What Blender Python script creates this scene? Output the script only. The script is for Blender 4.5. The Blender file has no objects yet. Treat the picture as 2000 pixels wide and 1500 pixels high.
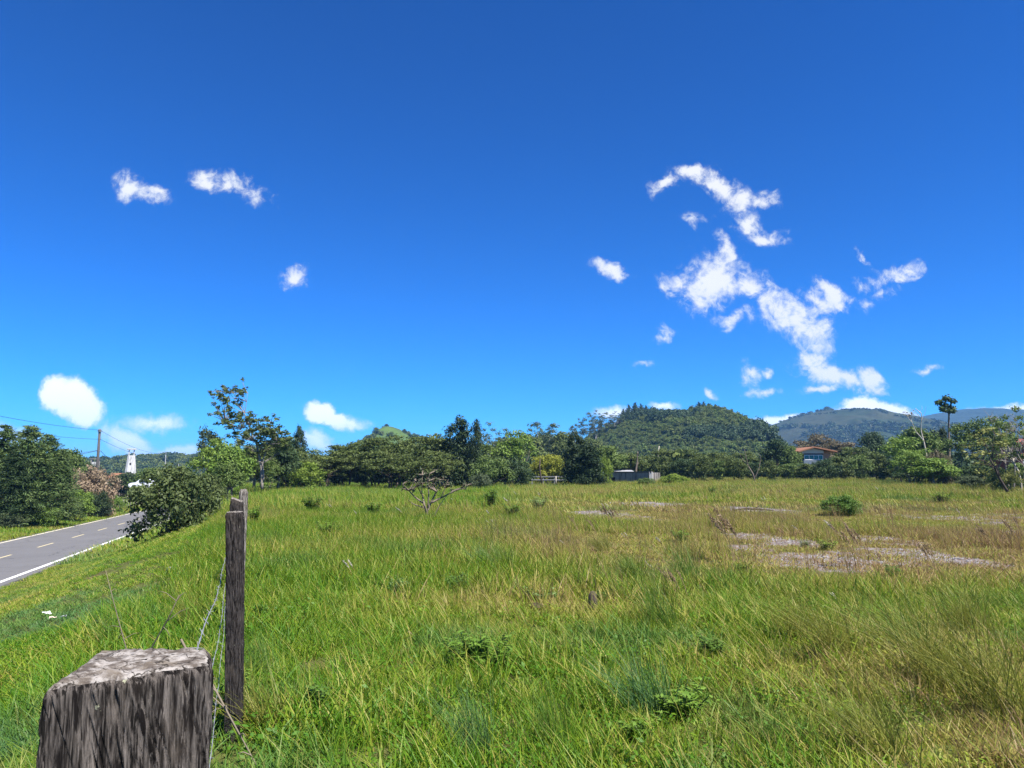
import bpy, math, random
import numpy as np
from mathutils import Vector, Matrix

random.seed(7)
RNG = np.random.default_rng(11)
SC = bpy.context.scene
COL = SC.collection
R = math.radians

# ------------------------------------------------------------------ camera
FPX, HORIZON, EYE = 1455.0, 926.0, 1.7
PITCH = math.atan((HORIZON - 750.0) / FPX)
CP, SP = math.cos(PITCH), math.sin(PITCH)
cam_data = bpy.data.cameras.new('camera')
cam_data.sensor_width = 36.0
cam_data.lens = 36.0 * FPX / 2000.0
cam_data.clip_start = 0.05
cam_data.clip_end = 20000.0
cam = bpy.data.objects.new('camera', cam_data)
cam.location = (0, 0, EYE)
cam.rotation_euler = (math.pi / 2 + PITCH, 0, 0)
COL.objects.link(cam)
SC.camera = cam

# ------------------------------------------------------------------ exposure
SC.view_settings.view_transform = 'Standard'
SC.view_settings.look = 'None'
SC.view_settings.gamma = 1.0
SC.view_settings.use_curve_mapping = False
SC.view_settings.exposure = 1.25
SC.cycles.max_bounces = 8
SC.cycles.diffuse_bounces = 3
SC.cycles.glossy_bounces = 2
SC.cycles.transmission_bounces = 4
SC.cycles.transparent_max_bounces = 8
SC.cycles.volume_bounces = 1
SC.cycles.use_denoising = True
SC.cycles.denoiser = 'OPENIMAGEDENOISE'
SC.cycles.denoising_input_passes = 'RGB_ALBEDO_NORMAL'
SC.cycles.denoising_prefilter = 'NONE'

# ------------------------------------------------------------------ sun
SUN = Vector((0.40, -0.36, 0.84)).normalized()
sun_data = bpy.data.lights.new('sun', 'SUN')
sun_data.energy = 5.0
sun_data.angle = R(0.53)
sun_data.color = (1.0, 0.955, 0.88)
sun = bpy.data.objects.new('sun', sun_data)
sun.rotation_euler = (-SUN).to_track_quat('-Z', 'Y').to_euler()
sun.location = (0, 0, 60)
COL.objects.link(sun)


def ray(px, py):
    u, v = (px - 1000.0) / FPX, (750.0 - py) / FPX
    return Vector((u, CP - v * SP, SP + v * CP))


def at(px, py, Y):
    d = ray(px, py)
    k = Y / d.y
    return Vector((d.x * k, Y, EYE + d.z * k))


# ------------------------------------------------------------------ world: sky with scattered clouds
world = bpy.data.worlds.new('World')
SC.world = world
world.use_nodes = True
wt = world.node_tree
wt.nodes.clear()


class NT:
    """small helper for node trees"""
    def __init__(self, tree):
        self.t = tree

    def n(self, kind, **kw):
        nd = self.t.nodes.new(kind)
        for k, v in kw.items():
            setattr(nd, k, v)
        return nd

    def put(self, sock, v):
        if v is None:
            return
        if isinstance(v, bpy.types.NodeSocket):
            self.t.links.new(v, sock)
        else:
            sock.default_value = v

    def m(self, op, a, b=None, c=None, clamp=False):
        nd = self.n('ShaderNodeMath', operation=op, use_clamp=clamp)
        for i, v in enumerate((a, b, c)):
            self.put(nd.inputs[i], v)
        return nd.outputs[0]

    def vm(self, op, a, b=None, out=0):
        nd = self.n('ShaderNodeVectorMath', operation=op)
        self.put(nd.inputs[0], a)
        self.put(nd.inputs[1], b)
        return nd.outputs[out]

    def noise(self, vec, scale, detail=4.0, rough=0.55, out='Fac', dist=0.0, dims='3D'):
        nd = self.n('ShaderNodeTexNoise', noise_dimensions=dims)
        self.put(nd.inputs['Vector'], vec)
        nd.inputs['Scale'].default_value = scale
        nd.inputs['Detail'].default_value = detail
        nd.inputs['Roughness'].default_value = rough
        nd.inputs['Distortion'].default_value = dist
        return nd.outputs[out]

    def sstep(self, v, a, b, lo=0.0, hi=1.0):
        nd = self.n('ShaderNodeMapRange', interpolation_type='SMOOTHSTEP')
        self.put(nd.inputs[0], v)
        for i, x in enumerate((a, b, lo, hi)):
            nd.inputs[i + 1].default_value = x
        return nd.outputs[0]

    def mix(self, f, a, b):
        nd = self.n('ShaderNodeMix', data_type='RGBA')
        self.put(nd.inputs[0], f)
        for s, v in ((nd.inputs[6], a), (nd.inputs[7], b)):
            self.put(s, v if isinstance(v, bpy.types.NodeSocket) else (*v, 1.0))
        return nd.outputs[2]


W = NT(wt)
sky = W.n('ShaderNodeTexSky', sky_type='NISHITA')
sky.sun_disc = False
sky.sun_elevation = math.asin(SUN.z)
sky.sun_rotation = math.atan2(SUN.x, SUN.y)
sky.altitude = 1900.0
sky.air_density = 1.0
sky.dust_density = 0.6
sky.ozone_density = 3.0
hs = W.n('ShaderNodeHueSaturation')
hs.inputs['Saturation'].default_value = 1.15
hs.inputs['Value'].default_value = 1.0
hs.inputs['Hue'].default_value = 0.503
gam = W.n('ShaderNodeGamma')
wt.links.new(sky.outputs[0], gam.inputs[0])
gam.inputs['Gamma'].default_value = 1.3
tint = W.vm('MULTIPLY', gam.outputs[0], (0.045, 0.455, 0.87))
wt.links.new(tint, hs.inputs['Color'])

geo = W.n('ShaderNodeTexCoord').outputs['Generated']
sep = W.n('ShaderNodeSeparateXYZ')
wt.links.new(geo, sep.inputs[0])
inv = W.m('DIVIDE', 1.0, W.m('MAXIMUM', sep.outputs[1], 0.08))
plane = W.vm('MULTIPLY', geo, None)
comb = W.n('ShaderNodeCombineXYZ')
wt.links.new(W.m('MULTIPLY', sep.outputs[0], inv), comb.inputs[0])
wt.links.new(W.m('MULTIPLY', sep.outputs[2], inv), comb.inputs[1])
P0 = comb.outputs[0]
# ragged edges: warp the place where the sky is looked up
w1 = W.vm('SUBTRACT', W.noise(P0, 16.0, 2.0, 0.5, 'Color'), (0.5, 0.5, 0.5))
w2 = W.vm('SUBTRACT', W.noise(P0, 60.0, 3.0, 0.6, 'Color'), (0.5, 0.5, 0.5))
sc1 = W.n('ShaderNodeVectorMath', operation='SCALE'); wt.links.new(w1, sc1.inputs[0]); sc1.inputs['Scale'].default_value = 0.045
sc2 = W.n('ShaderNodeVectorMath', operation='SCALE'); wt.links.new(w2, sc2.inputs[0]); sc2.inputs['Scale'].default_value = 0.016
Pw = W.vm('ADD', W.vm('ADD', P0, sc1.outputs[0]), sc2.outputs[0])
# cloud bodies: pixel of the photograph it was read from, half sizes, tilt, thickness
CL = [
    # upper hook
    (1300, 362, 34, 17, -32, .85), (1350, 345, 48, 22, 5, 1.05), (1400, 372, 58, 26, 30, 1.15), (1448, 392, 42, 34, 35, 1.05),
    (1488, 392, 34, 22, 0, .8), (1470, 440, 26, 32, 20, .85), (1500, 462, 36, 20, 0, .8), (1360, 427, 18, 12, 30, .5),
    # middle body
    (1415, 490, 20, 40, -10, .9), (1395, 545, 58, 52, 0, 1.25), (1335, 560, 38, 30, 25, .8), (1360, 600, 34, 26, 40, .75),
    (1460, 570, 62, 36, 15, 1.15), (1510, 600, 62, 38, 30, 1.1), (1560, 630, 56, 40, 30, 1.0), (1590, 655, 50, 34, 40, .85),
    (1625, 575, 40, 24, 25, 1.0), (1640, 600, 20, 30, 0, .7), (1440, 625, 36, 14, -35, .7), (1390, 625, 30, 16, 20, .42),
    # lower body
    (1655, 742, 44, 18, 22, 1.0), (1592, 596, 40, 24, 35, .95),
    (1590, 705, 44, 30, 25, 1.1), (1630, 732, 56, 24, 20, 1.15), (1700, 746, 42, 20, 25, 1.15), (1605, 756, 40, 10, -5, .85),
    # small ones
    (1198, 524, 42, 15, 15, .85), (1678, 486, 9, 22, -30, .75), (1708, 548, 32, 22, -10, .72), (1765, 535, 46, 24, -15, .75),
    (1730, 575, 34, 22, -20, .6), (1690, 600, 22, 15, 0, .55), (1298, 652, 24, 14, -10, .5), (1256, 718, 24, 8, 5, .65),
    (1468, 724, 20, 20, -30, .8), (1505, 720, 12, 9, 20, .7), (1392, 758, 9, 18, -35, .8), (1498, 764, 36, 11, -5, .7), (1806, 719, 24, 7, 0, .6),
    (262, 360, 30, 26, 20, .85), (305, 376, 40, 16, 25, .8), (405, 352, 52, 15, 0, .8), (440, 360, 30, 18, 0, .72),
    (492, 376, 46, 20, 25, .7), (577, 538, 30, 16, -20, .85),
]
CUM = [  # low cumulus near the horizon, rounder
    (108, 768, 30, 34, 10, 1.7), (138, 776, 44, 36, 10, 1.9), (165, 800, 36, 34, 20, 1.8), (628, 808, 34, 20, 15, 1.6), (650, 820, 34, 16, 15, 1.4), (684, 828, 40, 14, 5, .7),
    (1690, 796, 46, 20, 5, 1.7), (1745, 812, 50, 22, 15, 1.6), (1660, 810, 40, 22, 0, 1.1), (1520, 822, 80, 12, -8, .9),
    (1203, 803, 46, 12, -5, .75), (300, 828, 80, 20, 0, .62), (255, 868, 60, 28, 30, .95), (350, 885, 60, 16, -10, 1.0), (2000, 800, 130, 12, -4, .95),
    (620, 862, 40, 20, 30, .8), (1295, 794, 30, 9, 0, .65), (20, 850, 90, 26, 10, .55),
]


def blobs(lst, vec, soft):
    acc = None
    for cx, cy, rx, ry, ang, wgt in lst:
        d = ray(cx, cy)
        c = (d.x / d.y, d.z / d.y, 0)
        rx, ry, a = rx / FPX * 1.25, ry / FPX * 1.25, R(-ang)
        off = W.vm('SUBTRACT', vec, c)
        u = W.vm('DOT_PRODUCT', off, (math.cos(a) / rx, math.sin(a) / rx, 0), 1)
        v = W.vm('DOT_PRODUCT', off, (-math.sin(a) / ry, math.cos(a) / ry, 0), 1)
        r2 = W.m('MULTIPLY_ADD', u, u, W.m('MULTIPLY', v, v))
        f = W.m('MULTIPLY_ADD', W.m('SQRT', r2), -wgt, wgt)
        acc = f if acc is None else W.m('SMOOTH_MAX', acc, f, soft)
    return acc


det = W.noise(P0, 27.0, 10.0, 0.63, dist=0.6)
det2 = W.noise(P0, 95.0, 6.0, 0.6, dist=0.8)
fine = W.m('ADD', W.m('SUBTRACT', det, 0.5), W.m('MULTIPLY_ADD', det2, 0.45, -0.225))
ragged = W.m('MULTIPLY_ADD', fine, 2.1, blobs(CL, Pw, 0.12))
a_hi = W.m('MULTIPLY', W.m('POWER', W.sstep(ragged, -0.04, 0.86), 1.35), 0.97)
Pc = W.vm('ADD', P0, sc2.outputs[0])
round_ = W.m('MULTIPLY_ADD', fine, 0.9, blobs(CUM, Pc, 0.1))
a_lo = W.m('MULTIPLY', W.sstep(round_, -0.02, 0.6), 0.95)
front = W.sstep(sep.outputs[1], 0.1, 0.25)
alpha = W.m('MULTIPLY', W.m('MAXIMUM', a_hi, a_lo), front)
thick = W.m('MAXIMUM', ragged, round_)
shade = W.sstep(W.m('MULTIPLY_ADD', fine, -1.2, thick), 0.0, 0.9)
CLOUD = 7.6   # in sky units, before the background strength
ccol = W.mix(shade, (0.74 * CLOUD, 0.81 * CLOUD, 0.92 * CLOUD), (1.0 * CLOUD, 1.0 * CLOUD, 1.02 * CLOUD))
vs = W.n('ShaderNodeVectorMath', operation='SCALE'); wt.links.new(ccol, vs.inputs[0]); wt.links.new(W.m('MULTIPLY_ADD', a_lo, 0.45, 1.0), vs.inputs['Scale'])
ccol = vs.outputs[0]
bg = W.n('ShaderNodeBackground')
bg.inputs['Strength'].default_value = 0.056
wt.links.new(W.mix(alpha, hs.outputs[0], ccol), bg.inputs['Color'])
wo = W.n('ShaderNodeOutputWorld')
wt.links.new(bg.outputs[0], wo.inputs[0])
wt.nodes.remove(plane.node)
world.cycles.sampling_method = 'MANUAL'
world.cycles.sample_map_resolution = 512


# ------------------------------------------------------------------ noise in numpy
def _hash(ix, iy, seed):
    h = (ix.astype(np.int64) * 374761393 + iy.astype(np.int64) * 668265263 + seed * 1442695041) & 0xFFFFFFFF
    h = ((h ^ (h >> 13)) * 1274126177) & 0xFFFFFFFF
    h = ((h ^ (h >> 16)) * 2246822519) & 0xFFFFFFFF
    return ((h ^ (h >> 15)) & 0xFFFFFF) / float(0xFFFFFF)


def vnoise(x, y, seed=0):
    x = np.asarray(x, float); y = np.asarray(y, float)
    ix, iy = np.floor(x), np.floor(y)
    fx, fy = x - ix, y - iy
    fx, fy = fx * fx * (3 - 2 * fx), fy * fy * (3 - 2 * fy)
    a, b = _hash(ix, iy, seed), _hash(ix + 1, iy, seed)
    c, d = _hash(ix, iy + 1, seed), _hash(ix + 1, iy + 1, seed)
    return (a * (1 - fx) + b * fx) * (1 - fy) + (c * (1 - fx) + d * fx) * fy


def fbm(x, y, oct=4, seed=0):
    s, amp, tot = 0.0, 1.0, 0.0
    for i in range(oct):
        s = s + amp * vnoise(np.asarray(x) * 2 ** i, np.asarray(y) * 2 ** i, seed + i * 17)
        tot += amp
        amp *= 0.5
    return s / tot


def sm(a, b, v):
    t = np.clip((np.asarray(v, float) - a) / (b - a), 0, 1)
    return t * t * (3 - 2 * t)


# ------------------------------------------------------------------ lie of the land
def road_z(y):
    return -1.9 - 0.0089 * np.clip(y, 0, 170)


def ground(x, y):
    x = np.asarray(x, float); y = np.asarray(y, float)
    yy = np.clip(y, 0, 170)
    rise = 0.75 * sm(35, 105, y) * sm(-15, 25, x - 0.05 * y)
    field = 0.10 * (fbm(x / 5.0, y / 5.0, 3, 3) - 0.5) + rise
    o = -(x + 0.11 + 0.35 * yy)
    D = np.maximum(9.0 - 0.034 * yy, 3.0)
    t = np.clip(o / D, 0, 1)
    s = t * t * (3 - 2 * t)
    z = field * (1 - s) + road_z(y) * s
    left = -(x + 15.9 + 0.316 * yy)
    z = z + 0.7 * sm(1.0, 9.0, left) * s
    right = -(x + 9.0 + 0.316 * yy)
    under = sm(0.0, 0.3, right) * (1 - sm(0.0, 0.4, left))
    z = z - 0.16 * under
    z = z - 0.55 * np.exp(-(((x + 8.75) / 1.25) ** 2 + ((y - 18.0 + .25 * (x + 8.75)) / 0.5) ** 2))
    bump = 0.05 * (fbm(x / 1.1, y / 1.1, 2, 9) - 0.5) * (1 - under)
    return z + bump * sm(400, 100, y)


def g1(x, y):
    return float(ground(np.array([x]), np.array([y]))[0])


def hit(px, py):
    """where the view ray of a photograph pixel meets the ground"""
    lo, hi = 1.0, 400.0
    for Y in np.geomspace(1.0, 400.0, 400):
        p = at(px, py, Y)
        if p.z < g1(p.x, p.y):
            hi = Y
            break
        lo = Y
    for _ in range(24):
        m = 0.5 * (lo + hi)
        p = at(px, py, m)
        if p.z < g1(p.x, p.y):
            hi = m
        else:
            lo = m
    p = at(px, py, hi)
    return Vector((p.x, p.y, g1(p.x, p.y)))


# bare gravel patches of the field (photograph pixel, half sizes in metres)
BARE = []
for px, py, rx, ry in ((1480, 1050, 1.05, 2.0), (1460, 1072, .6, .9), (1600, 1096, 1.25, 1.45), (1690, 1090, .8, 1.3), (1790, 1085, 1.0, 1.6), (1860, 1094, .9, 1.1),
                       (1165, 1003, 1.5, 2.2), (1240, 1012, 1.4, 2.4), (1900, 1016, 1.7, 3.4), (1960, 1040, 1.2, 2.3), (1985, 1010, 2.2, 3.0), (1790, 1010, 1.3, 2.6), (1470, 996, 1.8, 3.4),
                       (1260, 985, 2.4, 4.0), (1570, 1062, .5, .9), (1720, 1055, .9, 1.3), (735, 1396, .22, .16), (700, 1235, .25, .2)):
    p = hit(px, py)
    BARE.append((p.x, p.y, rx, ry))


def bare(x, y):
    x = np.asarray(x, float); y = np.asarray(y, float)
    n = fbm(x / 1.1, y / 1.1, 4, 21) - 0.5
    b = np.zeros_like(x)
    for cx, cy, rx, ry in BARE:
        d = np.sqrt(((x - cx) / rx) ** 2 + ((y - cy) / ry) ** 2)
        b = np.maximum(b, sm(1.15, 0.75, d + 1.1 * n))
    return b


def dryness(x, y):
    """0 fresh green .. 1 straw / red brown"""
    x = np.asarray(x, float); y = np.asarray(y, float)
    n = fbm(x / 3.2, y / 3.2, 4, 5) - 0.5
    n2 = fbm(x / 0.9, y / 0.9, 3, 6) - 0.5
    base = 0.26 + 0.26 * sm(8, 14, y) * sm(-3, 3, x) - 0.10 * sm(34, 45, y)
    base = base + 0.30 * np.exp(-(((y - 16.5) / 5.0) ** 2)) * sm(-2.5, 2.0, x)
    base = base + 0.08 * sm(17, 22, y) * sm(42, 32, y) * sm(2, 6, x)
    base = base + 0.20 * sm(1.2, 3.4, x) * sm(11, 7, y)
    base = base - 0.12 * sm(0, -3, x + 0.35 * y) * sm(40, 20, y)
    return np.clip(base + 0.75 * n + 0.35 * n2, 0, 1)


# ------------------------------------------------------------------ materials
def new_mat(name):
    m = bpy.data.materials.new(name)
    m.use_nodes = True
    m.node_tree.nodes.clear()
    return m, NT(m.node_tree)


def finish(N, col, rough=0.7, spec=0.3, bump=None, bstr=0.3, bdist=0.02, trans=0.0, tcol=None):
    bs = N.n('ShaderNodeBsdfPrincipled')
    N.put(bs.inputs['Base Color'], col if isinstance(col, bpy.types.NodeSocket) else (*col, 1))
    N.put(bs.inputs['Roughness'], rough)
    bs.inputs['Specular IOR Level'].default_value = spec
    if bump is not None:
        b = N.n('ShaderNodeBump')
        b.inputs['Strength'].default_value = bstr
        b.inputs['Distance'].default_value = bdist
        N.put(b.inputs['Height'], bump)
        N.t.links.new(b.outputs[0], bs.inputs['Normal'])
    o = N.n('ShaderNodeOutputMaterial')
    if trans > 0:
        tr = N.n('ShaderNodeBsdfTranslucent')
        N.put(tr.inputs['Color'], tcol if tcol is not None else (col if isinstance(col, bpy.types.NodeSocket) else (*col, 1)))
        mx = N.n('ShaderNodeMixShader')
        mx.inputs[0].default_value = trans
        N.t.links.new(bs.outputs[0], mx.inputs[1])
        N.t.links.new(tr.outputs[0], mx.inputs[2])
        N.t.links.new(mx.outputs[0], o.inputs[0])
    else:
        N.t.links.new(bs.outputs[0], o.inputs[0])


def attr(N, name, kind='GEOMETRY'):
    a = N.n('ShaderNodeAttribute', attribute_name=name, attribute_type=kind)
    return a.outputs['Fac']


def gpos(N):
    return N.n('ShaderNodeNewGeometry').outputs['Position']


def objpos(N):
    return N.n('ShaderNodeTexCoord').outputs['Object']


LEAF = {}


def leaf_mat(name, a, b, trans=0.3, rough=0.6, spec=0.25):
    """leaves between two greens; the tint of a leaf and of a whole plant vary"""
    if name in LEAF:
        return LEAF[name]
    m, N = new_mat(name)
    t = attr(N, 'tint')
    r = N.n('ShaderNodeObjectInfo').outputs['Random']
    f = N.m('MULTIPLY_ADD', r, 0.30, N.m('MULTIPLY_ADD', t, 0.85, -0.08), clamp=True)
    c = N.mix(f, a, b)
    finish(N, c, rough, spec, trans=trans)
    LEAF[name] = m
    return m


def plain(name, col, rough=0.7, spec=0.3, var=0.25, scale=3.0, bump=0.0):
    m, N = new_mat(name)
    n = N.noise(objpos(N), scale, 5.0, 0.6)
    c = N.mix(n, tuple(x * (1 - var) for x in col), tuple(min(1, x * (1 + var)) for x in col))
    finish(N, c, rough, spec, bump=n if bump else None, bstr=bump)
    return m


M_BARK = plain('bark', (0.16, 0.13, 0.10), 0.9, 0.1, 0.5, 6.0, 0.4)
M_PALEBARK = plain('pale_bark', (0.42, 0.38, 0.32), 0.85, 0.15, 0.45, 5.0, 0.3)
M_DARKBARK = plain('dark_bark', (0.07, 0.055, 0.045), 0.9, 0.1, 0.5, 6.0, 0.4)
M_CONCRETE = None


def grass_mat(name, cols, trans=0.36):
    """cols: fresh, yellow green, straw, red brown"""
    m, N = new_mat(name)
    dry = attr(N, 'dry', 'INSTANCER')
    tone = attr(N, 'tone', 'INSTANCER')
    t = attr(N, 'tint')
    f = N.m('ADD', dry, N.m('MULTIPLY_ADD', t, 0.95, -0.475), clamp=True)
    cr = N.n('ShaderNodeValToRGB')
    el = cr.color_ramp.elements
    pos = (0.0, 0.30, 0.62, 0.98)
    el[0].position, el[0].color = pos[0], (*cols[0], 1)
    el[1].position, el[1].color = pos[3], (*cols[3], 1)
    for i in (1, 2):
        e = el.new(pos[i]); e.color = (*cols[i], 1)
    N.put(cr.inputs[0], f)
    c = N.mix(tone, cr.outputs[0], (0.075, 0.165, 0.045))
    finish(N, c, 0.5, 0.22, trans=trans)
    return m


M_GRASS = grass_mat('grass_blade', ((0.075, 0.180, 0.010), (0.180, 0.255, 0.014), (0.340, 0.295, 0.070), (0.25, 0.160, 0.080)))


# ------------------------------------------------------------------ mesh building
class MB:
    def __init__(self):
        self.v, self.f, self.n = [], [], 0
        self.t = []

    def add(self, verts, faces, tint=0.5):
        verts = np.asarray(verts, float).reshape(-1, 3)
        self.v.append(verts)
        self.f.extend([[i + self.n for i in fc] for fc in faces])
        self.t.append(np.full(len(verts), tint))
        self.n += len(verts)

    def tube(self, pts, rads, n=6, cap=True):
        pts = [Vector(p) for p in pts]
        V, F = [], []
        up = Vector((0.31, 0.17, 0.93))
        for i, p in enumerate(pts):
            d = (pts[min(i + 1, len(pts) - 1)] - pts[max(i - 1, 0)])
            d = d.normalized() if d.length > 1e-9 else Vector((0, 0, 1))
            a = d.cross(up)
            a = a.normalized() if a.length > 1e-3 else d.orthogonal().normalized()
            b = d.cross(a)
            for k in range(n):
                th = 2 * math.pi * k / n
                V.append(p + (a * math.cos(th) + b * math.sin(th)) * rads[i])
        for i in range(len(pts) - 1):
            for k in range(n):
                k2 = (k + 1) % n
                F.append([i * n + k, i * n + k2, (i + 1) * n + k2, (i + 1) * n + k])
        if cap:
            F.append(list(range(n))[::-1])
            F.append([(len(pts) - 1) * n + k for k in range(n)])
        self.add([tuple(x) for x in V], F)

    def box(self, c, s, rz=0.0, tilt=None):
        c = Vector(c)
        hx, hy, hz = s[0] / 2, s[1] / 2, s[2] / 2
        mt = Matrix.Rotation(rz, 3, 'Z')
        if tilt:
            mt = mt @ Matrix.Rotation(tilt[0], 3, tilt[1])
        V = [tuple(c + mt @ Vector((x * hx, y * hy, z * hz))) for z in (-1, 1) for x, y in ((-1, -1), (1, -1), (1, 1), (-1, 1))]
        self.add(V, [[3, 2, 1, 0], [4, 5, 6, 7], [0, 1, 5, 4], [1, 2, 6, 5], [2, 3, 7, 6], [3, 0, 4, 7]])

    def mesh(self, name, mat, smooth=False):
        V = np.concatenate(self.v) if self.v else np.zeros((0, 3))
        me = bpy.data.meshes.new(name)
        me.from_pydata([tuple(v) for v in V], [], self.f)
        me.materials.append(mat)
        if smooth:
            me.polygons.foreach_set('use_smooth', np.ones(len(me.polygons), bool))
        me.update()
        return me


def np_mesh(name, V, Q, mat, tint=None, smooth=False):
    """quads (or any equal-sized polygons) from numpy arrays"""
    V = np.asarray(V, np.float32).reshape(-1, 3)
    Q = np.asarray(Q, np.int32)
    me = bpy.data.meshes.new(name)
    me.vertices.add(len(V))
    me.vertices.foreach_set('co', V.ravel())
    k = Q.shape[1]
    me.loops.add(Q.size)
    me.loops.foreach_set('vertex_index', Q.ravel())
    me.polygons.add(len(Q))
    me.polygons.foreach_set('loop_start', np.arange(0, Q.size, k, dtype=np.int32))
    me.polygons.foreach_set('loop_total', np.full(len(Q), k, np.int32))
    if smooth:
        me.polygons.foreach_set('use_smooth', np.ones(len(Q), bool))
    if tint is not None:
        at_ = me.attributes.new('tint', 'FLOAT', 'POINT')
        at_.data.foreach_set('value', np.asarray(tint, np.float32))
    me.materials.append(mat)
    me.update(calc_edges=True)
    me.validate()
    return me


def unit(v):
    return v / np.maximum(np.linalg.norm(v, axis=-1, keepdims=True), 1e-9)


def leaves(c, nrm, size, asp=0.5, axis=None, fold=0.0):
    """one pointed leaf (4 corners) at every centre"""
    N = len(c)
    nrm = unit(nrm)
    if axis is None:
        axis = RNG.normal(size=(N, 3))
    a = axis - nrm * np.sum(axis * nrm, -1, keepdims=True)
    a = unit(a)
    b = np.cross(nrm, a)
    s = np.asarray(size).reshape(-1, 1)
    V = np.stack([c - a * s, c + b * s * asp + nrm * s * fold, c + a * s, c - b * s * asp + nrm * s * fold], 1)
    Q = np.arange(N * 4, dtype=np.int32).reshape(N, 4)
    return V.reshape(-1, 3), Q


def pad_leaves(pads, per_area, size, asp=0.5, upbias=0.6, hollow=0.45, axis_dir=None, axis_mix=0.0, cap=4000):
    """pads: (cx,cy,cz,rx,ry,rz).  Leaves through the outer part of every pad."""
    C, NN, T = [], [], []
    for (x, y, z, rx, ry, rz) in pads:
        n = int(min(cap, max(12, per_area * (rx * ry + rx * rz + ry * rz) * 4)))
        d = unit(RNG.normal(size=(n, 3)))
        r = RNG.uniform(0, 1, (n, 1)) ** hollow
        lump = 1.0 + 0.28 * np.sin(d[:, :1] * 4 + x * 3) * np.cos(d[:, 1:2] * 5 + y * 2) + 0.15 * RNG.normal(size=(n, 1))
        C.append(np.array([x, y, z]) + d * r * lump * np.array([rx, ry, rz]))
        NN.append(d * (1 - upbias) + np.array([0, 0, upbias]) + 0.45 * RNG.normal(size=(n, 3)))
        T.append(np.clip(RNG.normal(0.45 + 0.15 * RNG.normal(), 0.2, n), 0, 1))
    C, NN, T = np.concatenate(C), np.concatenate(NN), np.concatenate(T)
    s = size * RNG.uniform(0.55, 1.3, len(C))
    ax = None
    if axis_dir is not None:
        ax = RNG.normal(size=(len(C), 3)) * (1 - axis_mix) + np.array(axis_dir) * axis_mix * 1.6
    V, Q = leaves(C, NN, s, asp, ax)
    return V, Q, np.repeat(T, 4)


def limb(mb, a, b, r0, r1, bend=0.15, k=5, n=5):
    a, b = Vector(a), Vector(b)
    L = (b - a).length
    off = Vector((random.uniform(-1, 1), random.uniform(-1, 1), random.uniform(-.2, .8))) * bend * L
    pts = []
    for i in range(k + 1):
        t = i / k
        p = a.lerp(b, t) + off * math.sin(math.pi * t) + Vector((random.uniform(-1, 1), random.uniform(-1, 1), random.uniform(-1, 1))) * 0.015 * L
        pts.append(p)
    mb.tube(pts, [r0 + (r1 - r0) * (i / k) for i in range(k + 1)], n, cap=False)
    return pts


# ------------------------------------------------------------------ objects
def put(name, me, parent=None, loc=None, rot=None, scale=None):
    o = bpy.data.objects.new(name, me)
    COL.objects.link(o)
    if parent:
        o.parent = parent
    if loc is not None:
        o.location = loc
    if rot is not None:
        o.rotation_euler = rot
    if scale is not None:
        o.scale = scale
    return o


def tag(o, label=None, cat=None, group=None, kind=None):
    for k, v in (('label', label), ('category', cat), ('group', group), ('kind', kind)):
        if v:
            o[k] = v
    return o


def empty(name, loc, rz=0.0, label=None, cat=None, group=None, scale=None):
    o = bpy.data.objects.new(name, None)
    COL.objects.link(o)
    o.location = loc
    o.rotation_euler = (0, 0, rz)
    o.empty_display_size = 0.2
    if scale is not None:
        o.scale = scale
    return tag(o, label, cat, group)


# ------------------------------------------------------------------ ground sheet
def axis_vals(a, b, step, far_lo, far_hi, grow=1.35):
    v = list(np.arange(a, b + 1e-6, step))
    s, x = step, a
    while x > far_lo:
        s *= grow; x -= s; v.insert(0, x)
    s, x = step, b
    while x < far_hi:
        s *= grow; x += s; v.append(x)
    return np.array(v)


xs = axis_vals(-46, 40, 0.45, -9000, 9000)
ys = axis_vals(0, 75, 0.45, -200, 9000)
GX, GY = np.meshgrid(xs, ys)
GZ = ground(GX, GY)
nx, ny = len(xs), len(ys)
idx = np.arange(nx * ny).reshape(ny, nx)
Q = np.stack([idx[:-1, :-1], idx[:-1, 1:], idx[1:, 1:], idx[1:, :-1]], -1).reshape(-1, 4)
m, N = new_mat('field_soil')
P = gpos(N)
n_big = N.noise(P, 0.35, 5.0, 0.6)
n_small = N.noise(P, 7.0, 6.0, 0.65)
n_stone = N.n('ShaderNodeTexVoronoi'); N.put(n_stone.inputs['Vector'], P); n_stone.inputs['Scale'].default_value = 26.0
thatch = N.mix(n_small, (0.045, 0.040, 0.016), (0.12, 0.105, 0.042))
green = N.mix(n_small, (0.045, 0.06, 0.014), (0.11, 0.125, 0.03))
soil = N.mix(N.sstep(n_big, 0.38, 0.62), green, thatch)
grav = N.mix(N.sstep(n_stone.outputs['Distance'], 0.0, 0.55), (0.105, 0.092, 0.085), (0.20, 0.182, 0.176))
grav = N.mix(N.sstep(n_small, 0.42, 0.60), grav, (0.12, 0.075, 0.055))
bm = N.sstep(N.m('MULTIPLY_ADD', N.m('SUBTRACT', n_small, 0.5), 0.9, attr(N, 'tint')), 0.35, 0.6)
finish(N, N.mix(bm, soil, grav), 0.95, 0.1, bump=N.m('ADD', n_small, N.m('MULTIPLY', n_stone.outputs['Distance'], 0.4)), bstr=0.7, bdist=0.03)
ground_o = put('ground', np_mesh('ground', np.stack([GX, GY, GZ], -1).reshape(-1, 3), Q, m, bare(GX, GY).ravel(), True))
tag(ground_o, kind='structure')

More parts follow.
